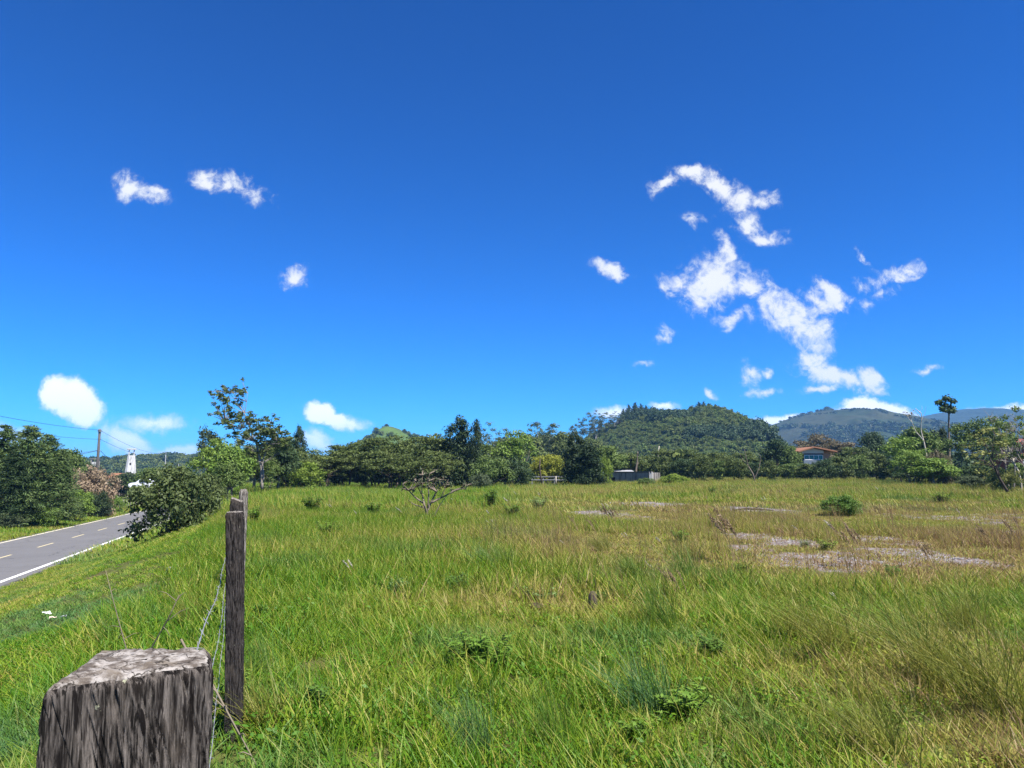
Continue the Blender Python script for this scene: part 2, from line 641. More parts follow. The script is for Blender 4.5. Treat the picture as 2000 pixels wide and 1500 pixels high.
# ------------------------------------------------------------------ road
m, N = new_mat('asphalt')
P = gpos(N)
agg = N.noise(P, 45.0, 3.0, 0.7)
wear = N.noise(P, 0.5, 4.0, 0.6)
stretch = N.n('ShaderNodeMapping'); N.put(stretch.inputs[0], P); stretch.inputs['Rotation'].default_value = (0, 0, -R(17.5)); stretch.inputs['Scale'].default_value = (1.1, 0.05, 1)
lanes = N.noise(stretch.outputs[0], 1.0, 3.0, 0.5)
c = N.mix(N.m('MULTIPLY_ADD', lanes, 0.5, N.m('MULTIPLY', wear, 0.5)), (0.080, 0.078, 0.079), (0.150, 0.146, 0.146))
ck = N.n('ShaderNodeTexVoronoi', feature='DISTANCE_TO_EDGE'); N.put(ck.inputs['Vector'], N.vm('ADD', P, N.noise(P, 1.3, 4.0, .6, 'Color'))); ck.inputs['Scale'].default_value = 0.22
c = N.mix(N.m('MULTIPLY', N.sstep(ck.outputs['Distance'], 0.012, 0.0), .7), c, (0.04, 0.04, 0.04))
c = N.mix(N.m('MULTIPLY', N.sstep(agg, 0.45, 0.75), 0.5), c, (0.20, 0.195, 0.19))
finish(N, c, 0.85, 0.25, bump=agg, bstr=0.35, bdist=0.01)
M_ASPHALT = m


def paint(name, col):
    m, N = new_mat(name)
    n = N.noise(gpos(N), 9.0, 6.0, 0.7)
    finish(N, N.mix(N.sstep(n, 0.50, 0.70), col, (0.22, 0.21, 0.20)), 0.6, 0.3)
    return m


M_WHITE = paint('white_road_paint', (0.74, 0.73, 0.70))
M_YELLOW = paint('yellow_road_paint', (0.52, 0.44, 0.25))
NL = math.hypot(1, 0.316)


def road_x(y, s):
    """s metres across: 0 at the near edge line, 5.9 at the far edge line"""
    return -9.7 - 0.316 * y - s * NL


def strip(name, s0, s1, y0, y1, lift, mat, step=4.0, skirt=False, jag=0.0):
    yv = np.linspace(y0, y1, max(2, int((y1 - y0) / step) + 1))
    V, F = [], []
    rows = 2 if not skirt else 4
    for y in yv:
        z = float(road_z(y)) + lift
        j = jag * (random.random() - .5)
        if skirt:
            V.append((road_x(y, s0) + .05, y, z - .25))
        V.append((road_x(y, s0) + j, y, z))
        V.append((road_x(y, s1), y, z))
        if skirt:
            V.append((road_x(y, s1) - .05, y, z - .25))
    for i in range(len(yv) - 1):
        for k in range(rows - 1):
            a = i * rows + k
            F.append([a, a + 1, a + rows + 1, a + rows])
    me = bpy.data.meshes.new(name)
    me.from_pydata(V, [], [f[::-1] for f in F])
    me.materials.append(mat)
    me.update()
    return me


road = put('road', strip('road', -0.42, 6.2, 4, 190, 0.0, M_ASPHALT, 0.9, True, 0.16))
tag(road, kind='structure')
put('edge_line', strip('edge_line', -0.09, 0.09, 4, 190, 0.005, M_WHITE), road)
put('edge_line', strip('edge_line', 5.8, 5.94, 4, 190, 0.005, paint('worn_road_paint', (0.70, 0.64, 0.48))), road)
for k in range(-4, 14):
    y0 = 41.4 + 7.0 * k
    put('lane_dash', strip('lane_dash', 2.88, 3.0, y0, y0 + 2.9, 0.005, M_YELLOW), road)


# ------------------------------------------------------------------ scatter with geometry nodes
def scatter(name, pts, rot, scl, pick, protos, kind='stuff', dry=None, tone=None):
    me = bpy.data.meshes.new(name)
    n = len(pts)
    me.vertices.add(n)
    me.vertices.foreach_set('co', np.asarray(pts, np.float32).ravel())
    for nm, ty, dat, key in (('rot', 'FLOAT_VECTOR', rot, 'vector'), ('scl', 'FLOAT_VECTOR', scl, 'vector')):
        a = me.attributes.new(nm, ty, 'POINT'); a.data.foreach_set(key, np.asarray(dat, np.float32).ravel())
    a = me.attributes.new('pick', 'INT', 'POINT'); a.data.foreach_set('value', np.asarray(pick, np.int32))
    for nm, dat in (('dry', dry), ('tone', tone)):
        if dat is not None:
            a = me.attributes.new(nm, 'FLOAT', 'POINT'); a.data.foreach_set('value', np.asarray(dat, np.float32))
    o = put(name, me)
    tag(o, kind=kind)
    pc = bpy.data.collections.new(name + '_kinds')
    for i, pm in enumerate(protos):
        pc.objects.link(bpy.data.objects.new('%s_%02d' % (name, i), pm))
    ng = bpy.data.node_groups.new(name, 'GeometryNodeTree')
    ng.interface.new_socket('Geometry', in_out='INPUT', socket_type='NodeSocketGeometry')
    ng.interface.new_socket('Geometry', in_out='OUTPUT', socket_type='NodeSocketGeometry')
    gi, go = ng.nodes.new('NodeGroupInput'), ng.nodes.new('NodeGroupOutput')
    ci = ng.nodes.new('GeometryNodeCollectionInfo')
    ci.inputs['Collection'].default_value = pc
    ci.inputs['Separate Children'].default_value = True
    ci.inputs['Reset Children'].default_value = True
    ip = ng.nodes.new('GeometryNodeInstanceOnPoints')
    ip.inputs['Pick Instance'].default_value = True
    ng.links.new(gi.outputs[0], ip.inputs['Points'])
    ng.links.new(ci.outputs[0], ip.inputs['Instance'])
    for nm, ty, sock in (('rot', 'FLOAT_VECTOR', 'Rotation'), ('scl', 'FLOAT_VECTOR', 'Scale'), ('pick', 'INT', 'Instance Index')):
        na = ng.nodes.new('GeometryNodeInputNamedAttribute')
        na.data_type = ty
        na.inputs['Name'].default_value = nm
        out = [s for s in na.outputs if s.name == 'Attribute' and s.enabled][0]
        ng.links.new(out, ip.inputs[sock])
    ng.links.new(ip.outputs[0], go.inputs[0])
    md = o.modifiers.new('scatter', 'NODES')
    md.node_group = ng
    return o


def tuft(n, h0, h1, width, spread, lean=0.3, wind=(-0.35, 0.0), segs=3, mat=None, curl=0.5):
    """n grass blades from one root area; each blade bends over under the wind"""
    r = spread * np.sqrt(RNG.uniform(0, 1, n)); th = RNG.uniform(0, 2 * np.pi, n)
    bx, by = r * np.cos(th), r * np.sin(th)
    h = RNG.uniform(h0, h1, n)
    la = RNG.uniform(0, 2 * np.pi, n)
    lx = lean * np.cos(la) * RNG.uniform(.2, 1.2, n) + wind[0] * RNG.uniform(.4, 1.3, n)
    ly = lean * np.sin(la) * RNG.uniform(.2, 1.2, n) + wind[1] * RNG.uniform(.4, 1.3, n)
    fa = RNG.uniform(0, np.pi, n)
    wx, wy = np.cos(fa), np.sin(fa)
    w = width * RNG.uniform(0.6, 1.3, n)
    rows = []
    for k in range(segs + 1):
        t = k / segs
        bend = t + curl * t * t
        x = bx + lx * h * bend * 0.7
        y = by + ly * h * bend * 0.7
        z = h * (t - curl * 0.28 * t * t * (np.abs(lx) + np.abs(ly)) * 1.2)
        ww = w * (1 - t) ** 0.7 * 0.5 + 0.0006
        rows.append(np.stack([x - wx * ww, y - wy * ww, z - 0.01], -1))
        rows.append(np.stack([x + wx * ww, y + wy * ww, z - 0.01], -1))
    V = np.stack(rows, 1)                      # n, 2*(segs+1), 3
    m = 2 * (segs + 1)
    base = (np.arange(n) * m)[:, None]
    Qs = []
    for k in range(segs):
        Qs.append(base + np.array([2 * k, 2 * k + 1, 2 * k + 3, 2 * k + 2])[None])
    t = np.repeat(np.clip(RNG.normal(0.5, 0.24, n), 0, 1), m)
    return np_mesh('tuft', V.reshape(-1, 3), np.concatenate(Qs), mat or M_GRASS, t, True)


def wedge(n, y0, y1, margin=2.0, k=0.74):
    y = np.sqrt(RNG.uniform(0, 1, n) * (y1 ** 2 - y0 ** 2) + y0 ** 2)
    x = RNG.uniform(-1, 1, n) * (k * y + margin)
    return x, y


def off_road(x, y):
    return (x > road_x(y, -0.35)) | (x < road_x(y, 6.3))


def lay(x, y):
    return np.stack([x, y, ground(x, y)], -1)


def rots(n, spread=1.0):
    return np.stack([RNG.normal(0, .06, n), RNG.normal(0, .06, n), RNG.uniform(-spread, spread, n)], -1)


def verge(x, y):
    """true on the mown roadside verge (and beyond the road)"""
    return x + 0.35 * y < -1.2


# near grass ------------------------------------------------
def broadleaf(n, size, h, spread):
    """small round leaved ground weeds"""
    C = np.column_stack([RNG.normal(0, spread, n), RNG.normal(0, spread, n), RNG.uniform(.02, h, n)])
    V, Q = leaves(C, RNG.normal(size=(n, 3)) * .45 + np.array([0, 0, 1]), size * RNG.uniform(.6, 1.3, n), .5, None, .15)
    return np_mesh('broadleaf', V, Q, M_GRASS, np.repeat(np.clip(RNG.normal(.25, .2, n), 0, 1), 4))


near_p = [tuft(72, .04, .17, .0105, .17, 1.0, (-.1, 0)) for _ in range(4)] + [tuft(36, .10, .29, .009, .15, .8, (-.18, .03)) for _ in range(3)] \
    + [tuft(60, .02, .09, .010, .2, 1.6, (-.1, 0)) for _ in range(2)] + [tuft(12, .2, .44, .005, .1, .55, (-.35, .1), 4) for _ in range(2)] + [broadleaf(46, .022, .13, .10) for _ in range(2)]
x, y = wedge(6600, 2.2, 10.5, 1.6)
b = bare(x, y)
keep = (RNG.uniform(size=len(x)) > b * 0.93) & ~((np.abs(x + .4) < .16) & (y < 1.1))
x, y = x[keep], y[keep]
dr = dryness(x, y)
vg = verge(x, y)
lush = fbm(x / 1.7, y / 1.7, 3, 41)
pick = np.where(vg, RNG.integers(7, 9, len(x)), np.where(RNG.uniform(size=len(x)) < .48, RNG.integers(0, 4, len(x)), RNG.integers(4, 13, len(x))))
pick = np.where(vg & (x + .35 * y > -1.8), RNG.integers(0, 7, len(x)), pick)
sc = RNG.uniform(.7, 1.15, len(x)) * (0.55 + 1.0 * lush)
tone = np.clip(sm(.60, .74, fbm(x / 1.3, y / 1.3, 3, 55)) * .45 + vg * sm(.54, .66, fbm(x / 2.2, y / 2.2, 3, 57)) * .6, 0, 1)
scatter('grass', lay(x, y), rots(len(x), 1.1), np.stack([sc, sc, sc], -1), pick, near_p, dry=dr, tone=tone)

# middle grass ------------------------------------------------
mid_p = [tuft(56, .06, .23, .016, .27, .95, (-.12, 0)) for _ in range(3)] + [tuft(40, .14, .38, .012, .2, .7, (-.25, .05)) for _ in range(3)] + [tuft(56, .03, .11, .017, .3, 1.3, (-.1, 0)) for _ in range(2)] + [tuft(7, .42, .75, .0055, .2, .22, (-.15, 0)) for _ in range(2)]
x, y = wedge(17000, 10, 34, 3)
b = bare(x, y)
keep = (RNG.uniform(size=len(x)) > b * 0.70) & off_road(x, y) & ~((np.abs(x + 8.75) < 1.1) & (np.abs(y - 18.0) < .4))
x, y, b = x[keep], y[keep], b[keep]
dr = dryness(x, y)
vg = verge(x, y)
short = vg | (b > .05) | (bare(x, y + .8) > .1) | (bare(x, y + 1.7) > .15) | ((fbm(x / 4, y / 4, 3, 77) > .42) & (y > 12) & (x > 1.5))
pick = np.where(short, RNG.integers(6, 8, len(x)), RNG.integers(0, 6, len(x)))
sc = RNG.uniform(.7, 1.2, len(x)) * (.75 + .6 * fbm(x / 2.5, y / 2.5, 3, 42)) * np.where(vg, .75, 1)
pick = np.where((RNG.uniform(size=len(x)) < .10) & (dr > .42) & ~vg, RNG.integers(8, 10, len(x)), pick)
dr = np.where(pick >= 8, np.clip(dr + .35, 0, 1), dr)
tone = np.clip(sm(.60, .72, fbm(x / 2.0, y / 2.0, 3, 56)) * .35 * (x < 4) + vg * sm(.54, .66, fbm(x / 3.2, y / 3.2, 3, 58)) * .6, 0, 1)
scatter('grass', lay(x, y), rots(len(x), 1.1), np.stack([sc, sc, sc], -1), pick, mid_p, dry=dr, tone=tone)

# far grass ------------------------------------------------
far_p = [tuft(46, .15, .4, .032, .55, .7, segs=2) for _ in range(3)] + [tuft(40, .25, .6, .026, .5, .5, (-.3, .05), segs=2) for _ in range(2)] + [tuft(46, .1, .25, .04, .6, .6, segs=2) for _ in range(2)]
x, y = wedge(26000, 33, 118, 8)
keep = (RNG.uniform(size=len(x)) > bare(x, y) * 0.9) & off_road(x, y)
x, y = x[keep], y[keep]
dr = np.clip(dryness(x, y) + 0.06, 0, 1)
vg = verge(x, y)
pick = np.where(vg, RNG.integers(5, 7, len(x)), RNG.integers(0, 5, len(x)))
pick = np.where((y < 48) & (x > 0) & ~vg, RNG.integers(5, 7, len(x)), pick)
sc = RNG.uniform(.75, 1.25, len(x)) * (.75 + .55 * fbm(x / 6, y / 6, 3, 43))
scatter('grass', lay(x, y), rots(len(x), 1.2), np.stack([sc, sc, sc], -1), pick, far_p, dry=dr, tone=np.clip(sm(.6, .75, fbm(x / 5, y / 5, 3, 59)) * .5, 0, 1))

# loose stones on the bare patches ------------------------------------------------
m = plain('pale_stone', (0.24, 0.225, 0.22), .9, .15, .4, 20.0)
st = []
for k in range(3):
    mb = MB()
    rr = [1.0 + random.uniform(-.25, .25) for _ in range(6)]
    for zz, q in ((-.35, .8), (.15, 1.0), (.5, .55)):
        pass
    V = [(math.cos(i * math.pi / 3) * rr[i] * q, math.sin(i * math.pi / 3) * rr[i] * q, zz) for zz, q in ((-.35, .8), (.15, 1.0), (.5, .55)) for i in range(6)]
    F = [[l * 6 + i, l * 6 + (i + 1) % 6, (l + 1) * 6 + (i + 1) % 6, (l + 1) * 6 + i] for l in range(2) for i in range(6)] + [[12, 13, 14, 15, 16, 17]]
    mb.add(V, F)
    st.append(mb.mesh('stone', m))
px_, py_ = [], []
for cx, cy, rx, ry in BARE[:16]:
    n = int(170 * rx * ry)
    px_.append(cx + rx * 1.1 * RNG.normal(0, .55, n)); py_.append(cy + ry * 1.1 * RNG.normal(0, .55, n))
x, y = np.concatenate(px_), np.concatenate(py_)
k = bare(x, y) > .3
x, y = x[k], y[k]
s = RNG.uniform(.008, .03, len(x)) * RNG.uniform(.6, 1.5, len(x))
scatter('gravel', lay(x, y), np.stack([RNG.normal(0, .3, len(x)), RNG.normal(0, .3, len(x)), RNG.uniform(0, 6, len(x))], -1), np.stack([s * 1.3, s, s], -1), RNG.integers(0, 3, len(x)), st)

# ------------------------------------------------------------------ hills
def profile(pts, D, zoff=0.0):
    """ridge heights (metres) over x (metres) at distance D from photograph pixels"""
    xs_, hs_ = [], []
    for px, py in pts:
        p = at(px, py, D)
        xs_.append(p.x); hs_.append(p.z + zoff)
    return np.array(xs_), np.array(hs_)


def hill(name, pts, D, front, back, mat, nx=160, ny=90, rough=0.05, base=-4.0, zoff=0.0, gul=0.0, plan=0.25):
    px_, pz_ = profile(pts, D, zoff)
    X = np.linspace(px_[0], px_[-1], nx)
    Y = np.concatenate([np.linspace(D - front, D, ny), np.linspace(D, D + back, ny // 3)[1:]])
    GXh, GYh = np.meshgrid(X, Y)

    def height(x, y):
        xc = px_[int(np.argmax(pz_))]
        fr = np.clip((D - y) / front, 0, 1)
        H = np.interp(xc + (x - xc) * (1 + plan * fr), px_, pz_)
        w = (px_[-1] - px_[0])
        t = np.where(y < D, (D - y) / front, (y - D) / back)
        # the ridge bows towards the viewer in its middle so that the hill is round in plan
        tt = np.clip(t, 0, 1)
        s = np.cos(tt * math.pi / 2) ** 1.15
        n = fbm(x / (w * .07), y / (w * .07), 4, 91) - .5
        gl = (np.abs(fbm(x / (w * .11), y / (w * .3), 3, 97) - .5)) * gul
        return base + (H - base) * (s + rough * n * 4 * tt * (1 - tt) - gl * tt * (1 - tt) * 4)
    Zh = height(GXh, GYh)
    ids = np.arange(GXh.size).reshape(GXh.shape)
    Qh = np.stack([ids[:-1, :-1], ids[:-1, 1:], ids[1:, 1:], ids[1:, :-1]], -1).reshape(-1, 4)
    o = put(name, np_mesh(name, np.stack([GXh, GYh, Zh], -1).reshape(-1, 3), Qh, mat, smooth=True))
    tag(o, kind='structure')
    return height, (px_[0], px_[-1])


def hill_mat(name, a, b, c, scale, lo=.42, hi=.58):
    m, N = new_mat(name)
    P = gpos(N)
    n1 = N.noise(P, scale, 6.0, 0.6)
    n2 = N.noise(P, scale * 14, 4.0, 0.65)
    col = N.mix(N.sstep(n1, lo, hi), a, b)
    col = N.mix(N.m('MULTIPLY', N.sstep(n2, .45, .7), .6), col, c)
    finish(N, col, .95, .05, bump=n2, bstr=.6, bdist=2.0 / (scale * 100))
    return m


M_HILLSOIL = hill_mat('hill_undergrowth', (.035, .05, .018), (.05, .07, .02), (.03, .04, .015), .03)
M_PASTURE = hill_mat('hill_pasture', (.026, .038, .018), (.042, .046, .026), (.018, .026, .013), .008)
M_GREENHILL = hill_mat('green_knoll', (.075, .125, .03), (.06, .095, .03), (.04, .055, .02), .05)
M_FARRANGE = hill_mat('far_range', (.012, .020, .010), (.018, .026, .013), (.01, .016, .008), .004)

HILL_D = 430
hill_h, hill_x = hill('wooded_hill', [(1010, 926), (1060, 905), (1110, 880), (1150, 856), (1190, 836), (1225, 820), (1245, 811), (1275, 814), (1300, 814), (1335, 806), (1365, 802),
                                      (1392, 805), (1415, 822), (1440, 847), (1462, 874), (1485, 893), (1520, 904), (1580, 912), (1680, 920), (1740, 928)], HILL_D, 165, 150, M_HILLSOIL, 150, 80, .10, plan=0.95)
knoll_h, knoll_x = hill('green_knoll', [(640, 926), (690, 880), (725, 855), (748, 838), (764, 833), (780, 838), (800, 851), (830, 858), (880, 866), (960, 880), (1060, 900), (1120, 926)], 620, 150, 150, M_GREENHILL, 120, 60, .05)
mtn_h, mtn_x = hill('pasture_mountain', [(1400, 900), (1445, 862), (1485, 836), (1520, 826), (1560, 812), (1600, 803), (1625, 801), (1660, 803), (1700, 812), (1740, 826), (1775, 843), (1830, 866), (1900, 890), (1980, 926)], 1500, 620, 500, M_PASTURE, 190, 110, .10, gul=.35)
rng_h, rng_x = hill('far_range', [(1640, 890), (1700, 856), (1745, 833), (1775, 822), (1810, 812), (1850, 804), (1880, 799), (1920, 801), (1955, 805), (1985, 812), (2010, 805), (2060, 790), (2140, 780), (2300, 800)], 2600, 950, 760, M_FARRANGE, 160, 80, .08, gul=.3)
hill('low_ridge', [(-420, 905), (-250, 893), (-60, 900), (60, 897), (130, 905), (200, 908), (300, 900), (360, 894), (420, 897), (520, 905), (640, 915), (760, 926)], 700, 260, 150, M_HILLSOIL, 120, 50, .06)

# ------------------------------------------------------------------ foliage kinds
M_GREYBARK = plain('grey_bark', (.24, .21, .18), .88, .12, .5, 5.0, .3)
L_OLIVE = leaf_mat('olive_leaf', (.048, .076, .017), (.135, .165, .042))
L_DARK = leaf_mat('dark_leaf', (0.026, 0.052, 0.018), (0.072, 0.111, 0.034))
L_MID = leaf_mat('mid_leaf', (0.068, 0.115, 0.027), (0.149, 0.203, 0.047))
L_BRIGHT = leaf_mat('bright_leaf', (0.098, 0.176, 0.026), (0.195, 0.273, 0.046))
L_LIME = leaf_mat('lime_leaf', (0.140, 0.220, 0.025), (0.240, 0.300, 0.050), .4)
L_CONIFER = leaf_mat('conifer_needle', (.040, .085, .024), (.145, .190, .055), .2)
L_JUNIPER = leaf_mat('juniper_leaf', (0.014, 0.032, 0.010), (0.046, 0.071, 0.023), .15)
L_BROWN = leaf_mat('brownish_leaf', (0.078, 0.065, 0.036), (0.163, 0.137, 0.078))
L_GREY = leaf_mat('grey_green_leaf', (.050, .075, .032), (.125, .155, .070))
L_BAMBOO = leaf_mat('bamboo_leaf', (0.187, 0.220, 0.022), (0.308, 0.308, 0.044), .4)
L_TAN = leaf_mat('tan_blossom', (0.110, 0.094, 0.050), (0.363, 0.264, 0.176))
L_MTN = leaf_mat('mountain_leaf', (.016, .028, .012), (.040, .054, .022), .1)
L_YELLOW = leaf_mat('yellow_green_leaf', (0.130, 0.156, 0.029), (0.312, 0.312, 0.091), .35)
L_VERGE = leaf_mat('verge_bush_leaf', (.040, .066, .016), (.130, .160, .052), .25)
L_WOOD = leaf_mat('wood_leaf', (.055, .085, .018), (.145, .170, .038), .15)
L_WOODDARK = leaf_mat('wood_dark_leaf', (0.021, 0.045, 0.018), (0.057, 0.090, 0.033), .1)

# far woods: clumps big enough to read as separate crowns, laid over the hill
def crown_proto(mat, w, h, n, size, spiky=False):
    pads = []
    if spiky:
        for i in range(7):
            t = i / 6
            pads.append((random.uniform(-.1, .1) * w, random.uniform(-.1, .1) * w, h * (.1 + .85 * t), w * .5 * (1 - t * .8), w * .5 * (1 - t * .8), h * .13))
    else:
        for i in range(9):
            a, r = random.uniform(0, 6.28), w * .33 * math.sqrt(random.random())
            pads.append((r * math.cos(a), r * math.sin(a), h * random.uniform(.35, .8) - r * .3, w * random.uniform(.2, .32), w * random.uniform(.2, .32), h * random.uniform(.14, .24)))
    area = sum((p[3] * p[4] + p[3] * p[5] + p[4] * p[5]) * 4 for p in pads)
    V, Q, T = pad_leaves(pads, n / area, size, .6, .45, .3)
    return np_mesh('crown', V, Q, mat, T)


wood_p = [crown_proto(L_WOOD, 5, 4.5, 420, .42) for _ in range(4)] + [crown_proto(L_MID, 4.5, 4, 360, .40) for _ in range(2)] \
    + [crown_proto(L_WOODDARK, 5.5, 5, 420, .42) for _ in range(2)] + [crown_proto(L_OLIVE, 5, 4, 380, .40) for _ in range(2)]
wx, wy, wp, ws = [], [], [], []
x = RNG.uniform(hill_x[0], hill_x[1], 13500); y = RNG.uniform(HILL_D - 168, HILL_D + 25, 13500)
v = fbm(x / 26, y / 26, 3, 61)
pk = np.where(v > .655, RNG.integers(6, 8, len(x)), np.where(RNG.uniform(size=len(x)) < .42, RNG.integers(4, 6, len(x)), np.where(RNG.uniform(size=len(x)) < .3, RNG.integers(8, 10, len(x)), RNG.integers(0, 4, len(x)))))
s = RNG.uniform(.26, .68, len(x)) * (1 + .35 * (v > .655)) * np.where(RNG.uniform(size=len(x)) < .03, 1.6, 1.0)
z = hill_h(x, y) - .8
kp = z > -1.0
x, y, z, s, pk = x[kp], y[kp], z[kp], s[kp], pk[kp]
scatter('hillside_wood', np.stack([x, y, z], -1), np.stack([RNG.normal(0, .15, len(x)), RNG.normal(0, .15, len(x)), RNG.uniform(0, 6.28, len(x))], -1),
        np.stack([s, s, s * RNG.uniform(.8, 1.3, len(x))], -1), pk, wood_p)

# belt of woodland between the field and the hills
x = RNG.uniform(-1, 1, 3300); y = RNG.uniform(120, 330, 3300)
x = x * (.75 * y + 15)
kp = ~((x > .40 * y - 4) & (x < .46 * y + 6) & (y < 175)) & off_road(x + 4, y) & off_road(x - 6, y) & ~((x / y < -.44) & (y < 235))
x, y = x[kp], y[kp]
s = RNG.uniform(.6, 1.1, len(x)) * np.where(x / y < -.3, 1.0, 1.05)
scatter('woodland', np.stack([x, y, ground(x, y) - .3], -1), np.stack([RNG.normal(0, .1, len(x)), RNG.normal(0, .1, len(x)), RNG.uniform(0, 6.28, len(x))], -1),
        np.stack([s, s, s * 1.15], -1), np.where(fbm(x / 30, y / 30, 2, 5) > .5, RNG.integers(6, 10, len(x)), RNG.integers(0, 10, len(x))), wood_p)

# trees over the low ridge and round the green knoll
x = RNG.uniform(-360, -60, 1500); y = RNG.uniform(440, 700, 1500)
from_ridge = ground(x, y)
kp = np.ones(len(x), bool)
s = RNG.uniform(.8, 1.7, len(x))
# their feet follow the ridge surface
rx_, rz_ = profile([(-420, 905), (-250, 893), (-60, 900), (60, 897), (130, 905), (200, 908), (300, 900), (360, 894), (420, 897), (520, 905), (640, 915), (760, 926)], 700)
tt = np.clip((700 - y) / 260, 0, 1)
z = -4 + (np.interp(x, rx_, rz_) + 4) * np.cos(tt * math.pi / 2) ** 1.15 - 1.5
scatter('ridge_wood', np.stack([x, y, z], -1), np.stack([0 * x, 0 * x, RNG.uniform(0, 6.28, len(x))], -1), np.stack([s, s, s], -1), RNG.integers(0, 8, len(x)), wood_p)
x = RNG.uniform(knoll_x[0], knoll_x[1], 900); y = RNG.uniform(480, 640, 900)
open_ = (np.abs(x - at(762, 835, 620).x) < 14 + .25 * (620 - y)) & (fbm(x / 12, y / 12, 2, 8) < .62)
x, y = x[~open_], y[~open_]
s = RNG.uniform(.5, 1.2, len(x))
scatter('knoll_wood', np.stack([x, y, knoll_h(x, y) - 1], -1), np.stack([0 * x, 0 * x, RNG.uniform(0, 6.28, len(x))], -1), np.stack([s, s, s], -1), RNG.integers(0, 10, len(x)), wood_p)

# forest and hedgerows of the pasture mountain
x = RNG.uniform(mtn_x[0], mtn_x[1], 15000); y = RNG.uniform(893, 1510, 15000)
z = mtn_h(x, y)
v = fbm(x / 90, y / 90, 4, 66)
top = z / 130.0
row = np.abs(((x * .8 + y * .35 + 30 * v) / 95.0) % 1 - .5) < .035
kp = (RNG.uniform(size=len(x)) < sm(.62, .34, top + .9 * (v - .5)) * .95) | (row & (RNG.uniform(size=len(x)) < .7)) | ((y > 1470) & (RNG.uniform(size=len(x)) < .12))
x, y, z = x[kp], y[kp], z[kp]
s = RNG.uniform(1.2, 2.4, len(x)) * np.where(z > 95, .75, 1)
far_p = [crown_proto(L_MTN, 5, 4, 90, .9), crown_proto(L_WOODDARK, 5, 4, 90, .9), crown_proto(L_MTN, 5, 4, 90, .9)]
scatter('mountain_wood', np.stack([x, y, z - 1], -1), np.stack([0 * x, 0 * x, RNG.uniform(0, 6.28, len(x))], -1), np.stack([s, s, s * .9], -1), RNG.integers(0, 3, len(x)), far_p)


# ------------------------------------------------------------------ trees as things
def dome_pads(h, w, base, n, pr, flat=.6, jit=.12):
    pads = []
    for i in range(n):
        a = i * 2.39996 + random.uniform(-.3, .3)
        q = math.sqrt((i + .5) / n)
        r = q * w * .5 * .82
        z = base + (h - base) * (0.93 * math.sqrt(max(0, 1 - q * q * .92))) * random.uniform(.72, 1.0)
        s = pr * random.uniform(.75, 1.3)
        pads.append((r * math.cos(a) + random.uniform(-jit, jit) * w, r * math.sin(a) + random.uniform(-jit, jit) * w, max(base * .7 + .1, z - s * flat * .5), s, s * random.uniform(.8, 1.1), s * flat))
    return pads


def fill_pads(h, w, base, n, pr, flat=.7):
    """pads through the whole volume down to the base: shrubs leafy to the ground"""
    pads = []
    for i in range(n):
        a, q = random.uniform(0, 6.283), math.sqrt(random.random())
        zz = base + (h - base) * random.random() ** .85
        lim = math.sqrt(max(.08, 1 - ((zz - base * .5) / h) ** 2.2))
        r = q * w * .5 * lim * .85
        s = pr * random.uniform(.7, 1.25)
        pads.append((r * math.cos(a), r * math.sin(a), zz - s * flat * .4, s, s, s * flat))
    return pads


def column_pads(h, w, base, n, pr, power=.8, lean=0.0):
    pads = []
    for i in range(n):
        t = (i + random.random()) / n
        z = base + (h - base) * t
        r = w * .5 * (1 - t ** 3.2) ** power * math.sqrt(random.random()) * .8
        a = random.uniform(0, 6.283)
        s = pr * (1.05 - .5 * t) * random.uniform(.8, 1.25)
        pads.append((r * math.cos(a) + lean * t, r * math.sin(a), z, s, s, s * 1.25))
    return pads


def trunk_for(pads, h, base, r0, n_limb=9, stems=1, spread=.2, bend=.14):
    mb = MB()
    top = sorted(pads, key=lambda p: p[2])
    cx = sum(p[0] for p in pads) / len(pads); cy = sum(p[1] for p in pads) / len(pads)
    forks = []
    for s in range(stems):
        a = s * 6.283 / stems + random.random()
        x0, y0 = (spread * math.cos(a), spread * math.sin(a)) if stems > 1 else (0, 0)
        f = Vector((cx * .4 + x0 * 2.2, cy * .4 + y0 * 2.2, base * random.uniform(.85, 1.15) + .05 * h))
        rr = r0 / math.sqrt(stems)
        limb(mb, (x0 * .6, y0 * .6, -.15), f, rr * 1.25, rr * .75, .08, 6, 7)
        forks.append(f)
    step = max(1, len(top) // n_limb)
    for i, p in enumerate(top[::step]):
        f = min(forks, key=lambda q: (q - Vector(p[:3])).length)
        rr = r0 / math.sqrt(stems)
        limb(mb, f - Vector((0, 0, random.uniform(0, .12) * base)), (p[0], p[1], p[2]), rr * .5, rr * .1, bend, 5, 5)
    return mb


PROTO = {}


